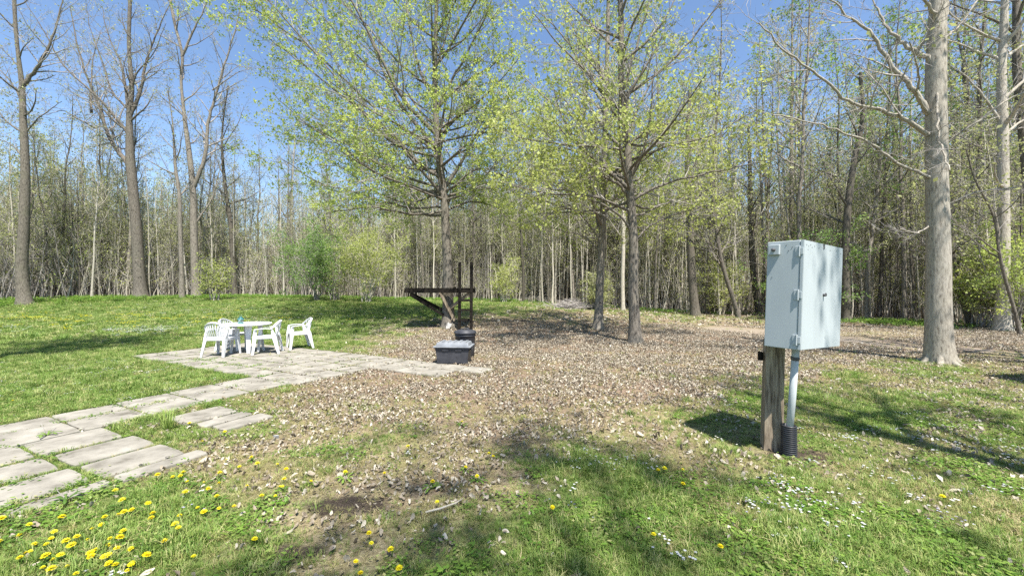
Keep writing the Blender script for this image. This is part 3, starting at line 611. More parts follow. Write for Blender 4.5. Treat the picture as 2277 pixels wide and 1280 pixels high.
# left bare trees
LB = [
 ((312,662), 8, [(313,664),(308,600),(303,520),(295,430),(288,360),(286,300),(285,250),(290,190),(283,100),(285,0),(287,-120)], ([0,2,6,9,12,16],[.36,.31,.27,.25,.16,.1]),
  [([(288,370),(262,345),(235,315),(212,280),(185,215),(150,150),(120,70),(95,-20)],1.5,.17),([(286,300),(262,262),(225,215),(175,165),(150,110),(110,30)],-1.5,.1),([(286,255),(300,200),(305,130),(320,60),(350,-30)],1.,.13),([(212,285),(160,260),(110,235),(60,240)],1.,.06),
   ([(284,250),(270,180),(255,130),(225,70),(205,0)],.5,.1),([(290,190),(310,160),(350,120),(380,60)],-.5,.06),([(200,250),(175,190),(155,100),(150,20)],2,.08),([(286,245),(240,200),(205,120),(170,50),(150,-20)],1,.07)],
  'big dark-trunked bare tree that forks high into wide limbs, at the left wood edge', 'bark_grey', 9),
 ((52,678), 9, [(55,680),(48,600),(52,500),(54,400),(52,330),(48,260),(45,190),(35,110),(28,30),(25,-60)], ([0,2,6,10,14],[.3,.24,.2,.15,.08]),
  [([(46,190),(70,150),(95,90),(110,20),(120,-60)],.5,.11),([(47,230),(20,180),(-20,140)],0,.06),([(48,300),(80,250),(110,215)],.5,.05),([(50,350),(20,320),(-30,300)],0,.05)],
  'dark slender bare tree forking in two, leftmost at the wood edge', 'bark_dark', 12),
 ((435,662), 10, [(436,664),(433,600),(430,520),(428,430),(420,350),(408,260),(400,180),(402,120),(385,50),(370,-30),(365,-100)], ([0,2,6,10,14],[.27,.23,.19,.15,.08]),
  [([(402,125),(425,70),(450,20),(470,-40)],0,.09),([(428,420),(450,350),(455,270),(470,200),(490,120),(510,40),(520,-40)],.7,.14),([(470,200),(500,160),(530,130)],1,.05),([(408,260),(385,230),(360,210)],0,.04),([(430,500),(460,430),(470,330)],1,.07)],
  'pale multi-stemmed bare tree at the wood edge, behind and left of the white table', 'bark_grey', 12),
 ((405,664), 11, [(405,666),(403,600),(400,520),(398,440),(388,370),(385,320),(380,260),(370,200)], ([0,3,8,12],[.14,.12,.09,.03]),
  [([(398,430),(372,380),(350,330)],0,.03)], 'thin straight pole-like tree between the dark forked tree and the multi-stemmed one', 'bark_grey', 8),
 ((520,660), 12, [(522,662),(518,600),(512,500),(500,420),(492,330),(495,260),(505,190)], ([0,3,8,13],[.2,.16,.12,.05]),
  [([(512,500),(490,430),(470,380)],0,.05),([(492,330),(515,270),(520,220)],1,.04)], 'dark bare tree with dense twigs standing just left of the leafy maple crown', 'bark_dark', 14),
 ((548,655), 13, [(548,658),(546,600),(545,520),(545,450),(543,400)], ([0,3,8],[.15,.12,.03]), [([(545,430),(530,390),(515,370)],0,.03),([(545,420),(560,380),(570,360)],0,.03)], 'small bare tree outlined against the low blue gap of sky', 'bark_dark', 14),
 ((1212,672), 14, [(1213,674),(1211,620),(1212,560),(1213,480),(1212,400),(1211,320),(1210,250)], ([0,3,8,14],[.27,.22,.17,.06]), [], 'pale straight trunk with a dark scar, right of the platform beside the brush pile', 'bark_pale', 14),
 ((640,655), 15, [(641,657),(642,600),(645,530),(648,450),(650,380),(655,300)], ([0,3,8,12],[.24,.2,.15,.07]), [], 'pale straight trunk rising behind the green shrub, left of the platform', 'bark_pale', 14),
 ((1545,702), 16, [(1546,704),(1540,640),(1536,560),(1534,480),(1530,400),(1530,300),(1535,200)], ([0,3,7,12],[.27,.22,.19,.1]), [([(1533,440),(1500,400),(1470,330)],1,.06),([(1534,380),(1570,320),(1590,250)],0,.06)], 'rough dark trunk with crooked shape, midway between the tree pair and the cabinet', 'bark_dark', 12),
 ((1670,698), 17, [(1690,705),(1680,640),(1672,560),(1670,480),(1668,380),(1665,280)], ([0,3,7,12],[.24,.2,.16,.08]), [], 'dark trunk in the wood just left of the grey cabinet', 'bark_dark', 12),
 ((1640,706), 18, [(1642,708),(1628,660),(1612,610),(1600,560),(1590,480),(1580,380)], ([0,3,7,12],[.13,.11,.09,.04]), [], 'thinner brown trunk leaning left, left of the dark trunk by the cabinet', 'bark_grey', 10),
 ((1890,715), 19, [(1882,718),(1880,640),(1880,560),(1886,460),(1900,360),(1920,260),(1915,160)], ([0,3,7,12],[.2,.17,.14,.08]), [([(1886,460),(1860,380),(1850,300)],1,.06)], 'dark trunk half hidden behind the right edge of the grey cabinet', 'bark_dark', 12),
 ((1930,712), 20, [(1925,714),(1926,660),(1930,580),(1945,480),(1955,380),(1960,280)], ([0,3,7,12],[.12,.10,.08,.04]), [], 'slim grey trunk between the cabinet and the big bare tree', 'bark_grey', 10),
 ((2047,700), 21, [(2046,702),(2047,640),(2046,560),(2044,460),(2040,360)], ([0,3,7,12],[.19,.17,.14,.08]), [], 'dark straight trunk directly left of the big bare tree, deeper in the wood', 'bark_dark', 10),
 ((2155,725), 22, [(2160,726),(2145,680),(2125,620),(2115,540),(2120,440)], ([0,3,7],[.12,.11,.05]), [], 'dark trunk leaning left, just right of the big bare tree', 'bark_dark', 10),
 ((2262,745), 23, [(2268,748),(2255,690),(2235,620),(2222,560),(2210,480),(2170,400),(2150,330)], ([0,3,7],[.055,.045,.02]), [], 'crooked dark sapling leaning left at the right edge of the photo', 'bark_dark', 10),
 ((1490,682), 24, [(1490,684),(1488,620),(1489,540),(1490,450),(1488,350)], ([0,3,7,12],[.22,.2,.16,.08]), [], 'dark trunk in the wood right of the close-set tree pair', 'bark_dark', 10),
 ((1385,690), 25, [(1385,694),(1384,620),(1386,540),(1384,450),(1380,380)], ([0,3,7,12],[.13,.12,.1,.05]), [], 'slim pale trunk seen between the two close-set trees', 'bark_pale', 10),
]
for px, sd, tp, rad, limbs, lab, wd, nl in LB:
    b = at(*px)
    sh = np.array([tp[0][0], tp[0][1]])
    hero(None, sd, tp, rad, limbs, lab, wood=wd, leaf='leaf_olive', nl=nl, lf=.14 if px[0] < 600 else .3, leafn=3, t0=.42, tw=2.0, name='bare_tree' if px[0] < 600 else 'forest_tree', base=b, flare=1.35, Ll=3.0, ls=.09)

# ------------------------------------------------------------------ the wood
def forest_proto(seed, H, r0, leaf, lf, nl, twigm, bark, kids=(5,4,3), per=3, ls=.11, Ll=2.4, t0=.4, tw=2.2):
    t = Tree(seed); r = t.r; n = 12; lean = r.normal(0,.02,2); z = np.linspace(-.3, H, n+1)
    p = np.stack([lean[0]*z+np.cumsum(r.normal(0,.05,n+1)), lean[1]*z+np.cumsum(r.normal(0,.05,n+1)), z],-1); p[0,:2] = 0; p[1,:2] = p[1,:2]*.3
    rad = r0*.74*(1-np.linspace(0,1,n+1)*.88); t.paths.append((p, rad, 0))
    t.sprout(p, rad, 1, nl, t0, .99, (30,58), lambda q: Ll*(1.35-q), .12, .1, 3, kids)
    t.twigs(tw*.85, .42, 2, .016)
    if lf: t.leaves(lf*.62, per, ls, spread=.1)
    return (t.wood([M[bark]], 'trunk', (0,1), flare=1.3, sides=(8,4,3,3)), t.crown([M[twigm], M[leaf]], 'crown', (2,)))
FP = [forest_proto(101, 15, .14, 'leaf_olive', .45, 16, 'twig', 'bark_grey'), forest_proto(102, 17, .17, 'leaf_olive', .15, 18, 'twig', 'bark_dark', t0=.35),
      forest_proto(103, 13, .10, 'leaf_maple', .55, 14, 'twig_pale', 'bark_pale', t0=.3), forest_proto(104, 18, .2, 'leaf_olive', .12, 20, 'twig', 'bark_grey', Ll=3.2, t0=.45),
      forest_proto(105, 14, .11, 'leaf_olive', .3, 14, 'twig_pale', 'bark_pale'), forest_proto(106, 11, .08, 'leaf_yellow', .4, 14, 'twig_pale', 'bark_pale', t0=.25),
      forest_proto(107, 16, .15, 'leaf_cool', .5, 18, 'twig', 'bark_grey', t0=.3), forest_proto(108, 12, .09, 'leaf_olive', .5, 16, 'twig', 'bark_dark', t0=.2)]
SECT = [(-1.12,'at the far left end of the wood'),(-.9,'behind the big dark-trunked forked tree'),(-.74,'behind the multi-stemmed bare tree left of the table'),(-.55,'under the low blue gap of sky behind the table'),
 (-.36,'behind the green shrub past the patio'),(-.17,'between the yellow shrub and the platform'),(.05,'directly behind the platform ladder'),(.2,'behind the brush piles'),(.34,'behind the two close-set trunks'),
 (.5,'just right of the two close-set trunks'),(.66,'just left of the grey cabinet'),(.86,'behind the grey cabinet'),(1.1,'between the cabinet and the big bare tree'),(9,'right of the big bare tree')]
def section(u, deep):
    for a, t in SECT:
        if u < a: return ('deeper tree, ' if deep else 'front-row tree, ')+t
KINDS = ['olive-leaved grey','bare dark','slender yellow-green leaved','tall bare grey','slim pale','small pale yellow-leaved','fresh green leaved','bushy dark']
placed = []; cnt = 0; tries = 0
occ = [tuple(at(*q[0])[:2]) for q in LB]+[(bA.x,bA.y)]
while cnt < 215 and tries < 20000:
    tries += 1; u = rng.uniform(-1.42,1.42); e0 = float(np.interp(u, EU, ED)); d = e0+rng.uniform(.3,1)**2*0+abs(rng.normal(0,1))*9+.3
    if d > e0+24: continue
    x, y = u*d, d
    if any((x-a)**2+(y-b)**2 < (1.0+.02*d)**2 for a,b in occ): continue
    # low gap of sky left of the maple
    if (-.72 < u < -.60 and rng.random() < .75) or (u > .5 and rng.random() < .35): continue
    occ.append((x,y)); left = u < -.2
    pk = rng.choice(8, p=[.18,.08,.16,.08,.12,.08,.17,.13]) if not left else rng.choice(8, p=[.26,.14,.08,.08,.10,.08,.04,.22])
    s_ = rng.uniform(.75,1.12)*(.8 if -.7 < u < -.15 else .86 if u < -.7 else 1.3 if u > .15 else 1.0)*(.82 if d > e0+14 else 1)
    e = empty('forest_tree', (x, y, gz(x,y)), rng.uniform(0,6.28)); e.scale = (s_,s_,s_); sn = section(u, d > e0+6)
    tag(e, KINDS[pk]+' '+sn, 'tree', 'trees of the wood')
    obj('trunk', FP[pk][0], e); obj('crown', FP[pk][1], e); cnt += 1
# distant wood, nobody could count it
def far_proto(k, H, r0, leaf, lf, bark, twigm):
    t = Tree(200+k); r = t.r; 
    for q in range(3):
        n = 8; z = np.linspace(-.3,H*r.uniform(.7,1),n+1); o = r.normal(0,1.4,2); p = np.stack([o[0]+np.cumsum(r.normal(0,.09,n+1)), o[1]+np.cumsum(r.normal(0,.09,n+1)), z],-1)
        rad = r0*r.uniform(.5,1.2)*(1-np.linspace(0,1,n+1)*.85); t.paths.append((p,rad,0)); t.sprout(p, rad, 1, 12, .3, .99, (28,55), lambda q_: 2.6*(1.3-q_), .12, .1, 2, (6,4,3))
    t.twigs(1.4, .6, 1, .022)
    if lf: t.leaves(lf*.7, 3, .15, spread=.16)
    mb = MB()
    for p, rd_, lv in t.paths: mb.tube(p, rd_, (5,3,3)[lv], 0, cap=False)
    for a,b,c in t.tw:
        v = np.stack([a,b,c],1).reshape(-1,3); mb.add(v, np.arange(len(v)).reshape(-1,3), 1)
    if lf: mb.add(t.lv[0], t.lv[1], 2)
    return mb.mesh('far_trees', [M[bark], M[twigm], M[leaf]])
FC = protos('far_tree_groups', [far_proto(0,15,.13,'leaf_olive',.35,'bark_grey','twig'),far_proto(1,13,.09,'leaf_olive',.25,'bark_pale','twig_pale'),far_proto(2,16,.15,'leaf_olive',.15,'bark_dark','twig'),far_proto(3,12,.08,'leaf_maple',.4,'bark_pale','twig_pale')])
n = 1150; u = rng.uniform(-1.5,1.5,n); d = np.interp(u,EU,ED)+8+rng.uniform(0,1,n)**.8*85; x = u*d; y = d
keep = ~((u > -.72)&(u < -.6)&(rng.random(n) < .7))&(rng.random(n) < np.where(u > .5,.55,1)); x, y, u, d = x[keep], y[keep], u[keep], d[keep]; n = len(x)
s_ = rng.uniform(.75,1.1,n)*np.where(u<-.1,.84,np.where(u>.15,1.3,1))
scatter('distant_woodland', FC, np.stack([x,y,ground(x,y)],-1), np.stack([0*x,0*x,rng.uniform(0,6.28,n)],-1), np.stack([s_,s_,s_],-1), rng.integers(0,4,n), 'dense leafless and budding trees deep in the wood')
# saplings and brush thicket
def thicket_proto(seed, leaf, lf, pale):
    t = Tree(seed); r = t.r
    for q in range(9):
        L = r.uniform(1.2,5.0); n = 6; a = r.uniform(0,6.28); o = r.normal(0,.55,2)
        pp, rr = t.path([o[0],o[1],-.1], [r.normal(0,.14), r.normal(0,.14), 1], L, r.uniform(.012,.035), .006, n, .07, .05, 1)
        t.sprout(pp, rr, 2, 6, .25, 1, (25,60), lambda q_, L=L: L*.28*(1.2-.6*q_), .12, .12, 2, (3,3,3))
    t.twigs(3, .4, 2, .012)
    if lf: t.leaves(lf, 3, .08, spread=.08)
    mb = MB()
    for p, rd_, lv in t.paths: mb.tube(p, rd_, 3, 0, cap=False)
    for a,b,c in t.tw:
        v = np.stack([a,b,c],1).reshape(-1,3); mb.add(v, np.arange(len(v)).reshape(-1,3), 0)
    if lf: mb.add(t.lv[0], t.lv[1], 1)
    return mb.mesh('thicket', [M['twig_pale' if pale else 'twig'], M[leaf]])
TC = protos('sapling_thickets', [thicket_proto(301,'leaf_olive',.12,1),thicket_proto(302,'leaf_olive',.3,0),thicket_proto(303,'leaf_yellow',.15,1),thicket_proto(304,'leaf_olive',.06,0),thicket_proto(305,'leaf_maple',.3,1)])
n = 1500; u = rng.uniform(-1.45,1.45,n); e0 = np.interp(u,EU,ED); d = e0+1.9+rng.uniform(0,1,n)**1.4*28; x = u*d; y = d
keep = (rng.random(n) < np.where(u > .55,.35,1.)); x, y = x[keep], y[keep]; n = len(x); s_ = rng.uniform(.6,1.3,n)
scatter('sapling_thicket', TC, np.stack([x,y,ground(x,y)],-1), np.stack([0*x,0*x,rng.uniform(0,6.28,n)],-1), np.stack([s_,s_,s_],-1), rng.integers(0,5,n), 'thicket of thin pale saplings and brush filling the edge of the wood')

def pole_proto(seed, bark, twigm, leaf, lf):
    t = Tree(seed); r = t.r
    for q in range(4):
        H = r.uniform(6,13); n = 8; z = np.linspace(-.2,H,n+1); o = r.normal(0,1.1,2); ln = r.normal(0,.035,2)
        p = np.stack([o[0]+ln[0]*z+np.cumsum(r.normal(0,.035,n+1)), o[1]+ln[1]*z+np.cumsum(r.normal(0,.035,n+1)), z],-1); t.paths.append((p, r.uniform(.028,.075)*(1-np.linspace(0,1,n+1)*.8), 0))
        t.sprout(p, t.paths[-1][1], 1, 9, .35, .99, (30,60), lambda q_: 1.7*(1.3-q_), .12, .1, 2, (5,3,3))
    t.twigs(2.4, .45, 1, .013); t.leaves(lf, 3, .10, spread=.12)
    mb = MB()
    for p, rd_, lv in t.paths: mb.tube(p, rd_, (6,3,3)[lv], 0, cap=False)
    for a,b,c in t.tw:
        v = np.stack([a,b,c],1).reshape(-1,3); mb.add(v, np.arange(len(v)).reshape(-1,3), 1)
    mb.add(t.lv[0], t.lv[1], 2)
    return mb.mesh('poles', [M[bark], M[twigm], M[leaf]])
PC = protos('pole_tree_groups', [pole_proto(351,'bark_pale','twig_pale','leaf_olive',.3),pole_proto(352,'bark_pale','twig_pale','leaf_yellow',.25),pole_proto(353,'bark_pale','twig','leaf_olive',.4),pole_proto(354,'bark_grey','twig','leaf_olive',.2),pole_proto(355,'bark_dark','twig','leaf_olive',.3)])
n = 1600; u = rng.uniform(-1.45,1.45,n); e0 = np.interp(u,EU,ED); d = e0+2.2+rng.uniform(0,1,n)**1.3*40; x = u*d; y = d
keep = (rng.random(n) < np.where(u > .55,.32,1.))&~((u > -.72)&(u < -.6)&(rng.random(n) < .6)); x, y = x[keep], y[keep]; n = len(x); s_ = rng.uniform(.75,1.1,n)*np.where(x/y<-.3,.78,1)
scatter('pole_trees', PC, np.stack([x,y,ground(x,y)],-1), np.stack([0*x,0*x,rng.uniform(0,6.28,n)],-1), np.stack([s_,s_,s_],-1), rng.choice(5,n,p=[.3,.2,.2,.15,.15]), 'close-packed thin pale pole trees filling the wood')

# shrubs at the edge
def shrub(px, seed, H, W, leaf, lf, label, twig='twig', ls=.09, stems=9, per=5, name='shrub', upx=0.1):
    b = at(*px); t = Tree(seed); r = t.r
    for q in range(stems):
        a = r.uniform(0,6.28); tilt = r.uniform(.1,1)*W/H
        pp, rr = t.path(np.array(b)+[r.normal(0,.15),r.normal(0,.15),-.05], [math.cos(a)*tilt, math.sin(a)*tilt, 1], H*r.uniform(.6,1), .035, .008, 8, .08, .02, 1)
        t.sprout(pp, rr, 2, 9, .2, 1, (35,75), lambda q_: W*.45*(1.2-.5*q_), .14, .03, 3, (5,5,4))
    t.twigs(4, .25, 2, .01); t.leaves(lf, per, ls, spread=.08)
    e = empty(name, b); tag(e, label, 'shrub'); bb = np.array(b)
    t.paths = [(p-bb,r_,l_) for p,r_,l_ in t.paths]; t.tw = [(a-bb,b_-bb,c-bb) for a,b_,c in t.tw]; t.lv = (t.lv[0]-bb, t.lv[1])
    obj('stems', t.wood([M[twig]], 'stems', (1,2), sides=(5,5,4,3)), e); obj('foliage', t.crown([M[twig], M[leaf]], 'foliage', (3,)), e)
shrub((705,668), 401, 4.8, 4.2, 'leaf_cool', .6, 'rounded mid-green shrub with dark arching stems at the wood edge left of the platform', twig='twig')
shrub((815,672), 402, 4.9, 3.8, 'leaf_yellow', .55, 'airy shrub with tiers of pale yellow leaves left of the platform', twig='twig_pale')
shrub((745,668), 403, 2.6, 1.2, 'leaf_olive', .12, 'dark tangled leafless bush between the green shrub and the pale yellow one', twig='twig')
shrub((480,668), 404, 2.8, .9, 'leaf_yellow', .3, 'small yellow-leaved shrub at the foot of the multi-stemmed bare tree')
shrub((1330,690), 405, 2.6, 1.3, 'leaf_olive', .35, 'low olive shrub beyond the pair of trunks')
shrub((1120,672), 406, 3.4, 1.5, 'leaf_yellow', .3, 'sparse yellow-green shrub in the wood right of the ladder', twig='twig_pale')
shrub((2190,728), 407, 3.6, 2.0, 'leaf_olive', .6, 'dark green leafy shrub under the trunk at the right edge')
shrub((1990,705), 408, 3.6, 1.8, 'leaf_olive', .5, 'green understory shrub left of the big bare tree')
shrub((1800,712), 410, 5.2, 3.2, 'leaf_cool', .55, 'tall green understory bush rising behind the grey cabinet')
shrub((2250,735), 411, 5.0, 3.0, 'leaf_maple', .5, 'leafy yellow-green bush at the right edge of the photo')
shrub((1600,700), 412, 4.5, 2.6, 'leaf_yellow', .35, 'airy yellow-green bush left of the grey cabinet', twig='twig_pale')
# brush piles
def pile(px, seed, W, H, n, mt, label):
    b = at(*px); r = np.random.default_rng(seed); s = MB()
    for k in range(n):
        a = r.uniform(-.6,.6)+(math.pi if r.random()<.5 else 0); L = r.uniform(.5,1.5)*W*.4; c = np.array([r.normal(0,W*.25), r.normal(0,W*.12), 0]); c[2] = abs(r.normal(0,.5))*H*max(.1,1-abs(c[0])/W*1.6)
        d = norm([math.cos(a), math.sin(a)*.7, r.normal(0,.22)]); p = [c-d*L/2, c+r.normal(0,.04,3), c+d*L/2]; p = [np.array([q[0],q[1],max(q[2],.01)]) for q in p]
        s.tube(p, [r.uniform(.008,.03),.012,.005], 3, cap=False)
    o = obj('brush_pile', (s, M[mt]), loc=b); tag(o, label, 'brush pile')
pile((1190,672), 501, 3.6, .55, 260, 'twig_pale', 'low pile of pale cut branches at the wood edge behind the leaf litter')
pile((1275,686), 502, 2.8, .5, 320, 'twig', 'brown heap of brushwood just left of the farther close-set trunk')

# ------------------------------------------------------------------ off-frame casters: trees beside and behind the viewer, made-up shed on the right
def offtree(x, y, seed, H, r0, lf, label, nl=14, Ll=4.5, t0=.35, leaf='leaf_maple', lean=(0,0)):
    t = Tree(seed); r = t.r; n = 12; z = np.linspace(0,H,n+1); p = np.stack([x+lean[0]*z+np.cumsum(r.normal(0,.06,n+1)), y+lean[1]*z+np.cumsum(r.normal(0,.06,n+1)), z+gz(x,y)-.1],-1)
    rad = r0*(1-np.linspace(0,1,n+1)*.8); t.paths.append((p,rad,0)); t.sprout(p, rad, 1, nl, t0, .98, (40,72), lambda q: Ll*(1.3-q), .12, .06, 3, (6,4,3), rmul=.6)
    t.twigs(1.6,.35,2,.012); 
    if lf: t.leaves(lf, 5, .12, spread=.1)
    place_tree('yard_tree', t, (x,y,gz(x,y)), M['bark_grey'], M['twig'], M[leaf], label)
offtree(6.2,-1.0, 601, 15, .3, 0.25, 'bare yard tree just behind the viewer on the right', nl=11, Ll=5, t0=.42)
offtree(-10.6,5.4, 602, 14, .25, .6, 'leafy yard tree outside the photo beyond the left edge of the lawn', nl=18, Ll=4.6, t0=.52)
offtree(3.7,-6.2, 603, 17, .16, .5, 'tall leafy yard tree behind the viewer', nl=12, Ll=7, t0=.72)
offtree(13.5,5.5, 604, 15, .25, .1, 'bare yard tree outside the photo beyond the right edge', nl=16, Ll=5.5, t0=.35)
sh = empty('added_shade_shed', (10.1,5.0,0), R(-8)); tag(sh, 'unseen timber shed added beyond the right edge to cast a shadow', 'shed')  # invented building, added only for the shadow it throws at the right edge
s = MB(); s.box((0,0,1.05),(1.8,2.0,2.1)); obj('wall', (s, M['timber'], False), sh)
s = MB(); s.box((-.52,0,2.3),(1.3,2.3,.06), Euler((0,R(-25),0)).to_matrix()); s.box((.52,0,2.302),(1.3,2.3,.06), Euler((0,R(25),0)).to_matrix()); obj('roof', (s, M['timber_dark'], False), sh)

# ------------------------------------------------------------------ utility cabinet on its post
cab = empty('utility_cabinet', (2.60,3.98,gz(2.6,3.98))); tag(cab, 'pale grey steel electrical cabinet on a weathered wooden post with conduit', 'utility cabinet')
cb = np.array(cab.location)
DX = norm(np.array([.85,.53,0.])); DY = np.array([-DX[1], DX[0], 0])            # along door, into depth
tilt = R(2.2)
def cabm(): # rotation: local x=door direction, y=depth, then lean to the right
    m = Matrix(((DX[0],DY[0],0),(DX[1],DY[1],0),(0,0,1))); return Matrix.Rotation(tilt, 3, 'Y')@m
CR = np.array(cabm()); near = np.array([2.545,3.455,1.068])-cb        # near bottom corner
BW, BD, BH = .85, .30, .98
def cbox(s, lo, hi, mi=0, br=0):
    lo = np.array(lo,float); hi = np.array(hi,float); s.box(CR@((lo+hi)/2)+near, hi-lo, CR, mi)
s = MB(); cbox(s, (0,.028,0), (BW,BD,BH)); obj('cabinet_body', (s, M['steel'], False), cab, .006)
s = MB(); cbox(s, (-.004,0,.004), (BW+.004,.0235,BH-.002)); cbox(s, (.0,-.003,.004),(.012,-.0001,BH-.002)); obj('door', (s, M['steel'], False), cab, .004)
for z in (.09,.49,.88):
    h = MB(); cbox(h, (-.006,.032,z-.045), (-.0005,.066,z+.045)); 
    h.tube([CR@np.array([-.009,.030,z-.048])+near, CR@np.array([-.009,.030,z+.048])+near], .0075, 10); cbox(h, (-.012,.0,z-.03), (-.0045,.022,z+.03)); obj('hinge', (h, M['steel'], False), cab, .002)
s = MB(); cbox(s, (-.028,BD-.115,BH-.125), (-.001,BD-.02,BH-.03)); lp = obj('lock_plate', (s, M['steel'], False), cab, .005)
s = MB(); p0 = CR@np.array([-.028,BD-.0675,BH-.078])+near; s.tube([p0, p0+CR@np.array([-.02,0,0])], [.017,.013], 12); obj('lock_knob', (s, M['steel_dark']), lp)
s = MB(); p0 = CR@np.array([.43,-.0005,.50])+near; s.tube([p0, p0+CR@np.array([0,-.022,0])], [.013,.010], 10); s.box(p0+CR@np.array([0,-.02,.006]), (.01,.012,.028), CR); obj('door_latch', (s, M['steel_dark']), cab)
s = MB(); cbox(s, (.40,-.006,BH-.05), (.415,-.0005,BH-.005)); cbox(s, (.395,-.006,BH-.014), (.42,.03,BH-.0016)); obj('door_catch', (s, M['steel_dark'], False), cab)
for (fx, fz) in [(.05,.94),(.09,.93),(.13,.945),(.16,.925),(.08,.90),(.21,.94),(.3,.93),(.55,.93),(.7,.94),(.8,.92),(.5,.1)]:
    s = MB(); p0 = CR@np.array([fx,-.0005,fz])+near; s.tube([p0, p0+CR@np.array([0,-.003,0])], [.004,.003], 6); obj('rivet', (s, M['steel_dark']), cab)
for (fy, fz) in [(.25,.65),(.14,.94),(.09,.92),(.12,.89)]:
    s = MB(); p0 = CR@np.array([-.0005,fy,fz])+near; s.tube([p0, p0+CR@np.array([-.003,0,0])], [.004,.003], 6); obj('rivet', (s, M['steel_dark']), cab)
# post, square with a split face
s = MB(); rr = random.Random(3)
z = np.linspace(-.1,1.1,11); ring = []
pa = norm(np.array([.93,-.36,0.])); pb = np.array([-pa[1], pa[0], 0])
for q in z:
    c = np.array([.0+.03*q+.024, -.01, q]); wv = .082-.004*q
    for (a,b) in [(-1,-1),(-.1,-1.02),(.02,-.93),(.1,-1.01),(1,-1),(1,.2),(.93,.3),(1,1),(-1,1)]:
        ring.append(c+pa*wv*(a+rr.uniform(-.03,.03))+pb*wv*(b+rr.uniform(-.03,.03)))
m = 9; s.add(ring, [[i*m+k, i*m+(k+1)%m, (i+1)*m+(k+1)%m, (i+1)*m+k] for i in range(10) for k in range(m)]); obj('post', (s, M['timber'], False), cab)
s = MB(); c = np.array([.020,-.01,0])+pa*.10; s.tube([c+[0,0,.0],c+[0.004,0,.3],c+[.006,0,.52]], [.011,.009,.004], 5); obj('split_sliver', (s, M['timber'], False), cab)
s = MB(); s.box(np.array([-.054,.03,.93]), (.03,.05,.085), None); obj('crossarm_stub', (s, M['timber_dark'], False), cab)
cp = np.array([2.675,3.80,0])-cb; cp2 = np.array([2.685,3.70,1.09])-cb
s = MB(); s.tube([cp+[0,0,.1], cp*.5+cp2*.5, cp2], .031, 16); cd = obj('conduit', (s, M['conduit']), cab)
s = MB(); q = cp*.14+cp2*.86; s.tube([q, q+(cp2-cp)*.012, q+(cp2-cp)*.03, q+(cp2-cp)*.032], [.0325,.036,.036,.0325], 16); obj('clamp', (s, M['steel_dark']), cd)
s = MB(); prof = []
for k in range(17): z0 = -.03+k*.0195; prof += [(.058,z0),(.066,z0+.004),(.066,z0+.011),(.058,z0+.015)]
prof += [(.05,prof[-1][1]),(.05,.1)]
s.lathe(prof, 26, cp+[0.01,0,0]); sl = obj('corrugated_sleeve', (s, M['rubber']), cab)

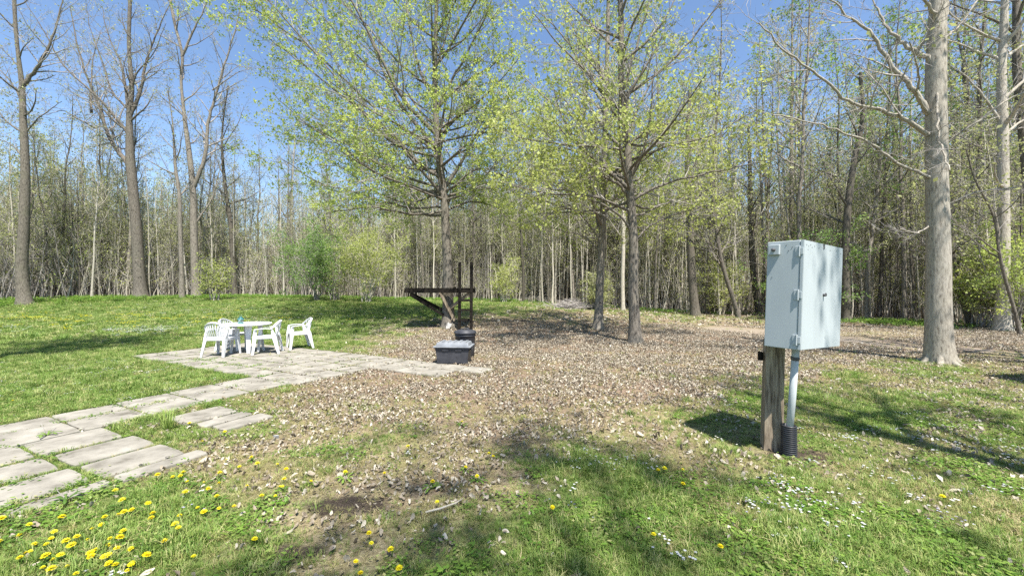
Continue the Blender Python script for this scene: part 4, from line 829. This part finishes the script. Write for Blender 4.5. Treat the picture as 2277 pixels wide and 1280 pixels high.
# ------------------------------------------------------------------ garden table, chairs, lantern
def make_chair():
    root = empty('garden_chair'); P = M['plastic']
    # rim: arm front -> back -> top
    def rimpt(t):   # t in [-1,1]
        a = abs(t); s_ = 1 if t > 0 else -1
        if a > .55: q = (a-.55)/.45; return np.array([s_*(.27+.005*q), -.13+.34*q, .62+.015*math.sin(q*3)-.015*q])
        q = a/.55; ang = q*math.pi/2; return np.array([s_*.27*math.sin(ang)**.9, -.13-.15*math.cos(ang)**1.1-.03*(1-q), .62+.185*math.cos(ang)**1.25])
    for sg in (-1,1):
        ts = np.linspace(.55,1,8)*sg; s = MB(); s.sweep([rimpt(t) for t in ts], (1,0,0), (0,0,1), .052, .016); obj('armrest', (s, P, False), root, .005)
    ts = np.linspace(-.55,.55,25); pts = np.array([rimpt(t) for t in ts]); tg = norm(np.gradient(pts,axis=0)); nn = norm(np.stack([pts[:,0]*1.2, pts[:,1]*.9, .45+0*pts[:,0]],-1)); W = norm(np.cross(tg,nn))
    s = MB(); s.sweep(pts, W, nn, .046, .014); obj('back_rim', (s, P, False), root, .004)
    s = MB(); s.sweep([(-.2,-.205,.44),(-.1,-.225,.44),(0,-.232,.44),(.1,-.225,.44),(.2,-.205,.44)], (0,0,1), (0,1,0), .05, .014); obj('back_rail', (s, P, False), root, .004)
    for k in range(9):
        x0 = -.176+k*.044; x1 = x0*1.22; ti = x1/.27; q = math.asin(max(-1,min(1,ti)))/(math.pi/2)*.55; top = rimpt(q); bot = np.array([x0,-.225+.3*x0**2,.45]); mid = (top+bot)/2+np.array([0,-.02,0])
        s = MB(); s.sweep([bot,mid,top], (1,0,0), (0,1,0), [.02,.024,.026], .008); obj('slat', (s, P, False), root)
    # seat, dished
    s = MB(); nx_, ny_ = 9, 8; v = []
    for zz in (0,-.014):
        for j in range(ny_):
            for i in range(nx_):
                fx = i/(nx_-1)*2-1; fy = j/(ny_-1)*2-1; w_ = .235+.012*fy; v.append([fx*w_*(1 if abs(fy)<.9 else .96), .0+fy*.225, .43-.018*(1-fx**2)*(1-fy**2)+.006*fy-.03*max(0,fy-.85)*3+zz])
    f = [[j*nx_+i, j*nx_+i+1, (j+1)*nx_+i+1, (j+1)*nx_+i] for j in range(ny_-1) for i in range(nx_-1)]; o_ = nx_*ny_
    f += [[a+o_ for a in q[::-1]] for q in f]; bd = [i for i in range(nx_)]+[j*nx_+nx_-1 for j in range(1,ny_)]+[(ny_-1)*nx_+i for i in range(nx_-2,-1,-1)]+[j*nx_ for j in range(ny_-2,0,-1)]
    f += [[bd[k], bd[k]+o_, bd[(k+1)%len(bd)]+o_, bd[(k+1)%len(bd)]] for k in range(len(bd))]
    s.add(v, f); obj('seat', (s, P, False), root)
    s = MB()
    for a,b in (((-.235,.222),(.235,.222)),((-.225,-.222),(.225,-.222)),((-.236,-.2),(-.236,.2)),((.236,-.2),(.236,.2))): s.beam((*a,.40),(*b,.40),.012,.045)
    obj('seat_skirt', (s, P, False), root, .003)
    for sx in (-1,1):
        # front leg runs up to the arm; L section
        s = MB(); s.sweep([(sx*.275,.245,0),(sx*.262,.225,.2),(sx*.255,.21,.42),(sx*.262,.195,.62)], (0,1,0), (1,0,0), [.045,.07,.095,.05], .014)
        s.sweep([(sx*.268,.265,0),(sx*.25,.25,.2),(sx*.235,.235,.41)], (1,0,0), (0,1,0), [.035,.05,.065], .0125); obj('leg', (s, P, False), root, .003)
        s = MB(); s.sweep([(sx*.26,-.30,0),(sx*.25,-.255,.2),(sx*.24,-.2,.42),(sx*.262,-.15,.62)], (0,1,0), (1,0,0), [.045,.075,.11,.035], .014)
        s.sweep([(sx*.25,-.325,0),(sx*.235,-.285,.2),(sx*.215,-.235,.41)], (1,0,0), (0,1,0), [.035,.055,.07], .0125); obj('leg', (s, P, False), root, .003)
    return root
chair = make_chair()
v_ = norm(np.array([-.58,.81])); r_v = np.array([v_[1], -v_[0]])
def facing(fr, fv): d = r_v*fr+v_*fv; return math.atan2(-d[0], d[1])     # rotation so that local +y looks that way
GRP = 'white resin chairs round the white table'
specs = [((-6.98,9.42), facing(.55,.8), 'white resin chair left of the table with its slatted back to the camera'),
         ((-7.35,10.35), facing(.75,-.45), 'white resin chair mostly hidden behind the leftmost chair'),
         ((-6.12,9.78), facing(-.93,.25), 'white resin chair on the right side of the table facing left'),
         ((-5.78,10.62), facing(-1.0,-.05), 'white resin chair seen side-on, farthest right and apart from the table')]
for i, ((x,y), rz, lab) in enumerate(specs):
    c = chair if i == 0 else copy_tree(chair); c.location = (x, y, gz(x,y)+.03); c.rotation_euler = (0,0,rz); tag(c, lab, 'chair', GRP)
tb = empty('garden_table', (-6.72,9.95,gz(-6.72,9.95)+.03), R(20)); tag(tb, 'round white resin table with broad legs on the patio', 'table')
s = MB(); s.lathe([(0,.70),(.50,.70),(.525,.69),(.53,.70),(.53,.722),(.522,.73),(.35,.731),(.05,.731),(.02,.731),(.02,.70)], 48); obj('tabletop', (s, M['plastic']), tb)
for k in range(4):
    a = k*math.pi/2+.3; d = np.array([math.cos(a), math.sin(a), 0]); e = np.array([-d[1], d[0], 0]); s = MB()
    s.sweep([d*.36+[0,0,0], d*.33+[0,0,.35], d*.30+[0,0,.699]], e, d, [.075,.10,.15], .016); s.sweep([d*.335+[0,0,0], d*.30+[0,0,.35], d*.25+[0,0,.695]], d, e, [.04,.055,.09], .014); obj('leg', (s, M['plastic'], False), tb, .004)
lt = empty('lantern', (-6.76,9.75,gz(-6.72,9.95)+.03+.731)); tag(lt, 'small teal metal lantern standing on the white table', 'lantern')
s = MB(); s.lathe([(0,0),(.062,0),(.066,.008),(.062,.02),(.05,.026),(.0,.026)], 20); obj('base', (s, M['teal']), lt)
s = MB(); s.lathe([(.042,.026),(.05,.05),(.05,.08),(.042,.104)], 20); obj('glass_shade', (s, M['glass']), lt)
for k in range(4):
    a = k*math.pi/2+.5; s = MB(); s.tube([(.056*math.cos(a),.056*math.sin(a),.02),(.056*math.cos(a),.056*math.sin(a),.106)], .004, 5); obj('upright', (s, M['teal']), lt)
s = MB(); s.lathe([(0,.104),(.07,.104),(.078,.112),(.05,.135),(.03,.145),(.03,.155),(.036,.158),(.02,.175),(.0,.18)], 20); obj('cap', (s, M['teal']), lt)
s = MB(); a = np.linspace(0,math.pi,12); s.tube(np.stack([.035*np.cos(a),0*a,.17+.045*np.sin(a)],-1), .003, 5); obj('bail_handle', (s, M['teal']), lt)

# ------------------------------------------------------------------ tote and tub
bT = at(1003,808); to = empty('storage_tote', (-1.27,8.62,gz(-1.27,8.62)+.03), R(-4)); tag(to, 'black plastic storage tote with pale grey ridged lid on the end of the pavers', 'storage box')
s = MB(); s.box((0,0,.17),(.66,.42,.34), None, 0, (1.10,1.12)); s.box((0,0,.325),(.76,.50,.035)); s.box((0,0,.285),(.742,.482,.012))
obj('tub', (s, M['tote'], False), to, .012)
for x in (-.2,.0,.2):
    pass
s = MB(); s.box((.14,-.235,.29),(.14,.035,.03)); s.box((-.14,-.235,.29),(.14,.035,.03)); obj('latch_lugs', (s, M['tote'], False), to, .004)
s = MB(); s.box((0,0,.357),(.82,.56,.028)); s.box((0,0,.405),(.72,.46,.068), None, 0, (.94,.9)); obj('lid', (s, M['tote_lid'], False), to, .01)
s = MB()
for x in (-.26,-.13,.0,.13,.26): s.box((x,0,.447),(.06,.40,.018), None, 0, (.8,.95))
obj('lid_ridges', (s, M['tote_lid'], False), to, .004)
for sx in (-1,1):
    s = MB(); s.box((sx*.395,0,.30),(.035,.18,.05)); obj('handle', (s, M['tote'], False), to, .008)
tu = empty('black_tub', (-1.13,9.45,gz(-1.13,9.45))); tag(tu, 'round black plastic tub with ribbed lid standing behind the tote', 'tub')
s = MB(); s.lathe([(0,0),(.2,0),(.215,.02),(.235,.30),(.24,.5),(.252,.51),(.252,.535),(.24,.54),(.24,.575),(.235,.58)], 32); obj('tub_wall', (s, M['tote']), tu)
s = MB(); s.lathe([(.262,.56),(.268,.565),(.268,.60),(.255,.61),(.255,.625),(.24,.632),(.24,.615),(.19,.62),(.185,.645),(.1,.655),(0,.66)], 32); obj('lid', (s, M['tote']), tu)
s = MB(); a = np.linspace(0,math.pi,10); s.tube(np.stack([.1*np.cos(a),0*a,.652+.035*np.sin(a)],-1), .012, 8); obj('handle', (s, M['tote']), tu)

# ------------------------------------------------------------------ tree platform and ladder, spade
D = bA.y; g0 = gz(bA.x,bA.y); plat = empty('tree_platform', (bA.x,bA.y,g0)); tag(plat, 'shade-darkened timber platform on braces round the maple trunk with a ladder at its right', 'platform')
pb = np.array(plat.location); ptop = 1.60+4*D/F*1.0; W0 = (907-CX)/F*D-pb[0]; W1 = (1051-CX)/F*D-pb[0]; zt = ptop-g0
fy0, fy1 = -.55, 1.15
np_ = 9
for k in range(np_):
    yy = fy0+(fy1-fy0)*(k+.5)/np_
    wv = (fy1-fy0)/np_-.012
    if abs(yy-.0) < .34:
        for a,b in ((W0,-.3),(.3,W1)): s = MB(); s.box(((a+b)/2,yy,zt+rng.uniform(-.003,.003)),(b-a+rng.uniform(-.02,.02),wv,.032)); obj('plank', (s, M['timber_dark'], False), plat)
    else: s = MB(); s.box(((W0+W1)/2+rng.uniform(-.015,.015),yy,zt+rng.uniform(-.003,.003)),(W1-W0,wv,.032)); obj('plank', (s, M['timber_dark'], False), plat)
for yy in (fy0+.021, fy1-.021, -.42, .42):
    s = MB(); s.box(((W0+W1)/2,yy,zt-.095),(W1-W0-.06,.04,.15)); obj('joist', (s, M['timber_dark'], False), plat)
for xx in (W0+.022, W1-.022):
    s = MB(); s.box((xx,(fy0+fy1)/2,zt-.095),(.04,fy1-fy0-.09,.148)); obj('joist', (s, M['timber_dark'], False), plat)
def pp(px, py, dy=0): return up(px,py,D+dy)-pb
for a, b in ((pp(914,656,-.5),pp(985,700,-.2)),(pp(978,650,-.52),pp(1010,712,-.22)),(pp(1045,650,-.5),pp(1000,685,-.2)),(pp(914,652,1.0),pp(985,690,.3))):
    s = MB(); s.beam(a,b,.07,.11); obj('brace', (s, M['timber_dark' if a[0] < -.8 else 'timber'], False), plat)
lz0 = gz(pb[0]+.6, D-.7)-g0; lx0 = (1022-CX)/F*(D-.62)-pb[0]; lx1 = (1048-CX)/F*(D-.62)-pb[0]
for xx in (lx0,lx1):
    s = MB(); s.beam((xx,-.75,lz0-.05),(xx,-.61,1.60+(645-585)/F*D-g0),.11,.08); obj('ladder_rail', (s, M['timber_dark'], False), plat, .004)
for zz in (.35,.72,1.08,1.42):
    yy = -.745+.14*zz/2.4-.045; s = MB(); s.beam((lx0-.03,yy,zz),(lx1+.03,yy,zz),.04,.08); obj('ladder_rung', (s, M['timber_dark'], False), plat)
sp = empty('spade', (0,0,0)); tag(sp, 'old spade leaning against the foot of the maple trunk', 'spade'); q0 = at(990,735); q0.y = D-.52; q0.z = gz(q0.x,q0.y)
sp.location = q0; tip = np.array(up(1008,700,D-.26))-np.array(q0); dd = norm(tip)
s = MB(); s.tube([dd*.26, tip], .016, 8); obj('handle', (s, M['timber']), sp)
s = MB(); e = norm(np.cross(dd,[0,1,0])); s.sweep([dd*.0,dd*.08,dd*.2,dd*.28], e, norm(np.cross(dd,e)), [.05,.16,.18,.16], .006); obj('blade', (s, M['spade'], False), sp)

# ------------------------------------------------------------------ dandelions, one by one
def dand_proto(seed):
    r = np.random.default_rng(seed); s = MB(); h = .06+.03*r.random(); c = np.array([0,0,h]); tl = r.normal(0,.2,2)
    for ring_, (n_, l_, z_) in enumerate(((20,.026,.0),(16,.019,.004),(11,.012,.008))):
        for k in range(n_):
            a = k*2*np.pi/n_+ring_*.2+r.normal(0,.06); d = np.array([math.cos(a), math.sin(a), .12+ring_*.25+r.normal(0,.08)]); e = np.array([-d[1],d[0],0])*.0032; o = c+[0,0,z_]
            s.add([o, o+d*l_*.6+e, o+d*l_, o+d*l_*.6-e], [[0,1,2,3]])
    st = MB(); st.tube([(0,0,-.01),(.004,.002,h*.5),(0,0,h-.002)], [.0025,.0022,.0025], 5); st.lathe([(.002,h-.012),(.007,h-.006),(.008,h)], 8)
    return s.mesh('flower_head', [M['petal']]), st.mesh('stem', [M['leaf_herb']])
def rosette(seed):
    r = np.random.default_rng(seed); s = MB()
    for k in range(8):
        a = k*.785+r.normal(0,.2); L = r.uniform(.07,.13); d = np.array([math.cos(a), math.sin(a)]); e = np.array([-d[1],d[0],0]); pts = [np.array([*(d*L*t), .006+.03*math.sin(t*2.6)]) for t in (0,.25,.4,.55,.7,.85,1)]
        s.sweep(pts, e, (0,0,1), [.006,.016,.01,.022,.016,.024,.003], .0012)
    return s.mesh('leaves', [M['leaf_herb']])
DP = [(*dand_proto(i), rosette(i)) for i in range(4)]
def z5(L): return [(x/3.2529, 900+y/3.2529) for x,y in L]
left_d = z5([(20,840),(205,890),(165,938),(260,1010),(15,998),(355,1010),(375,970),(400,930),(440,840),(165,1120),(375,1110),(315,1185),(505,1170),(560,1225),(565,978),(630,985),(660,1085),(675,890),(745,858),(765,820),(855,790),(915,720),(825,655),(975,762),(1070,725),(1105,830),(1120,805),(910,812),(915,938),(775,1020),(845,1010),(850,1060),(1200,995),(945,1165),(940,1190),(970,1150),(1300,810),(1295,900),(1280,880),(1345,648),(1370,552),(1310,520),(1260,522),(1330,517),(1135,535),(1465,575),(1440,740),(1505,615),(1485,800),(1575,683),(1600,570),(1585,515),(1700,745),(1795,595),(1890,685),(1870,447),(2010,425),(1820,385),(1840,390),(2065,480),(2055,552),(2050,592),(2025,592),(2000,655),(1375,145),(1475,265),(1625,205),(1830,1000),(1400,1095),(2245,548),(1735,460),(1580,750),(1640,410)])
extra_l = [(rng.uniform(5,330), rng.uniform(1190,1275)) for _ in range(16)]
def z4(L): return [(560+x/2.4223, 850+y/2.4223) for x,y in L]
mid_d = z4([(845,362),(1285,402),(1300,400),(1145,460),(975,550),(1005,652),(755,912),(645,870),(635,822),(795,1010),(583,1032),(555,960),(1620,678),(2190,485),(2215,485),(2163,840),(715,490),(1215,512),(1128,218),(500,505)])+[(2095,1108),(1600,1218),(1515,1078),(1513,1045),(30,895)]
def dandelion(px, py, lab, grp):
    if 'pavers' in lab and 'away' not in lab:
        lab = ('yellow dandelion in the bottom left corner, ' if px < 130 and py > 1150 else 'yellow dandelion low in the left foreground, ' if py > 1190 else 'yellow dandelion close under the paver strip, ' if py < 1075 and px < 430 else 'yellow dandelion between the pavers and the dark soil patch, ' if px > 420 else 'yellow dandelion in the thick left foreground patch, ')+('near its left side' if px % 130 < 65 else 'near its right side')
    else: lab = 'yellow dandelion '+('on the far right lawn beyond the post' if px > 1900 else 'in the grass at the post foot side of the right foreground' if px > 1400 else 'beside the dark soil patch' if px < 900 and py > 1100 else 'beside the pale stick in the grass' if py > 1040 and px < 1000 else 'in the thin dry grass of the middle ground')
    b = at(px, py+ 12*(py-640)/500)
    if in_pavers(np.array([b.x]), np.array([b.y]))[0]: return
    k = rng.integers(4); e = empty('dandelion', b, rng.uniform(0,6.28)); s_ = rng.uniform(.5,.98); e.scale = (s_,s_,s_); tag(e, lab, 'flower', grp)
    hd = obj('flower_head', DP[k][0], e); hd.rotation_euler = (rng.normal(.0,.12), rng.normal(0,.12), 0); obj('stem', DP[k][1], e)
    if rng.random() < .35: obj('leaves', DP[k][2], e)
for a,b in left_d+extra_l: dandelion(a,b,'yellow dandelion flower in the grass in front of the pavers','dandelions in the left foreground grass')
for a,b in mid_d: dandelion(a,b,'yellow dandelion flower in the sparse grass away from the pavers','dandelions scattered across the middle and right grass')

# tall grass clump, weeds in the pavers, stray stick, paper
e = at(375,958); s_ = grass_proto(70,.34,.06,.008,.8,M['grass'],77); o = obj('grass_clump', s_, loc=e); tag(o, 'tall clump of coarse grass growing in the gap between the pavers', 'grass clump')
e = at(1402,925); o = obj('grass_clump', grass_proto(60,.12,.07,.005,.8,M['grass'],78), loc=e); tag(o, 'small bright green grass tuft alone in the leaf litter left of the post', 'grass clump')
for (a,b,h,lab) in ((107,975,.14,'plantain weed with two seed stalks growing between the path pavers'),(150,1120,.08,'dark weed cluster at the corner of the nearest paver')):
    p = at(a,b); w_ = empty('weed', (p.x,p.y,p.z+.02)); tag(w_, lab, 'weed'); obj('leaves', rosette(a), w_)
    s = MB(); s.tube([(0,0,0),(-.04,0,h*.6),(-.07,0,h)], .002, 4); s.tube([(0,0,0),(.04,.01,h*.3),(.09,0,h*.65)], [.002,.002,.006], 4); obj('seed_stalk', (s, M['twig']), w_)
# moss and weeds filling joints
n = 9000; k = rng.integers(0,len(PAV),n); PA = np.array(PAV)[k]; sd = rng.integers(0,4,n); f = rng.random(n)
a = np.where(sd==0, PA[:,0], np.where(sd==1, PA[:,1], PA[:,0]+(PA[:,1]-PA[:,0])*f)); b = np.where(sd==2, PA[:,2], np.where(sd==3, PA[:,3], PA[:,2]+(PA[:,3]-PA[:,2])*f))
a += rng.normal(0,.012,n); b += rng.normal(0,.012,n); x = a*E1[0]+b*E2[0]; y = a*E1[1]+b*E2[1]
keep = (y > 1.5)&(rng.random(n) < np.where(y<6.5, np.clip(vnoise(x,y,.5,51)*1.8-.75,0,1), np.clip(vnoise(x,y,.5,51)*1.2-.5,0,.35))); x, y = x[keep], y[keep]; n = len(x); s_ = rng.uniform(.25,.75,n)
scatter('joint_weeds', GCOL, np.stack([x,y,ground(x,y)+.012],-1), np.stack([rng.normal(0,.2,n),rng.normal(0,.2,n),rng.uniform(0,6,n)],-1), np.stack([s_,s_,s_],-1), rng.integers(3,8,n), 'moss and grass sprouting from the joints between pavers')
p = at(985,1140); s = MB(); s.tube([(-.12,-.03,.02),(-.02,0,.03),(.09,.05,.045),(.13,.1,.05)], [.008,.008,.006,.003], 6); o = obj('fallen_stick', (s, M['twig_pale']), loc=p); tag(o, 'pale curved stick lying in the foreground grass', 'stick')
p = at(615,976); s = MB(); s.box((0,0,.02),(.05,.006,.04), Euler((.4,0,.3)).to_matrix()); o = obj('paper_scrap', (s, M['white_petal'], False), loc=p); tag(o, 'tiny scrap of white paper lying on the dry grass', 'litter')
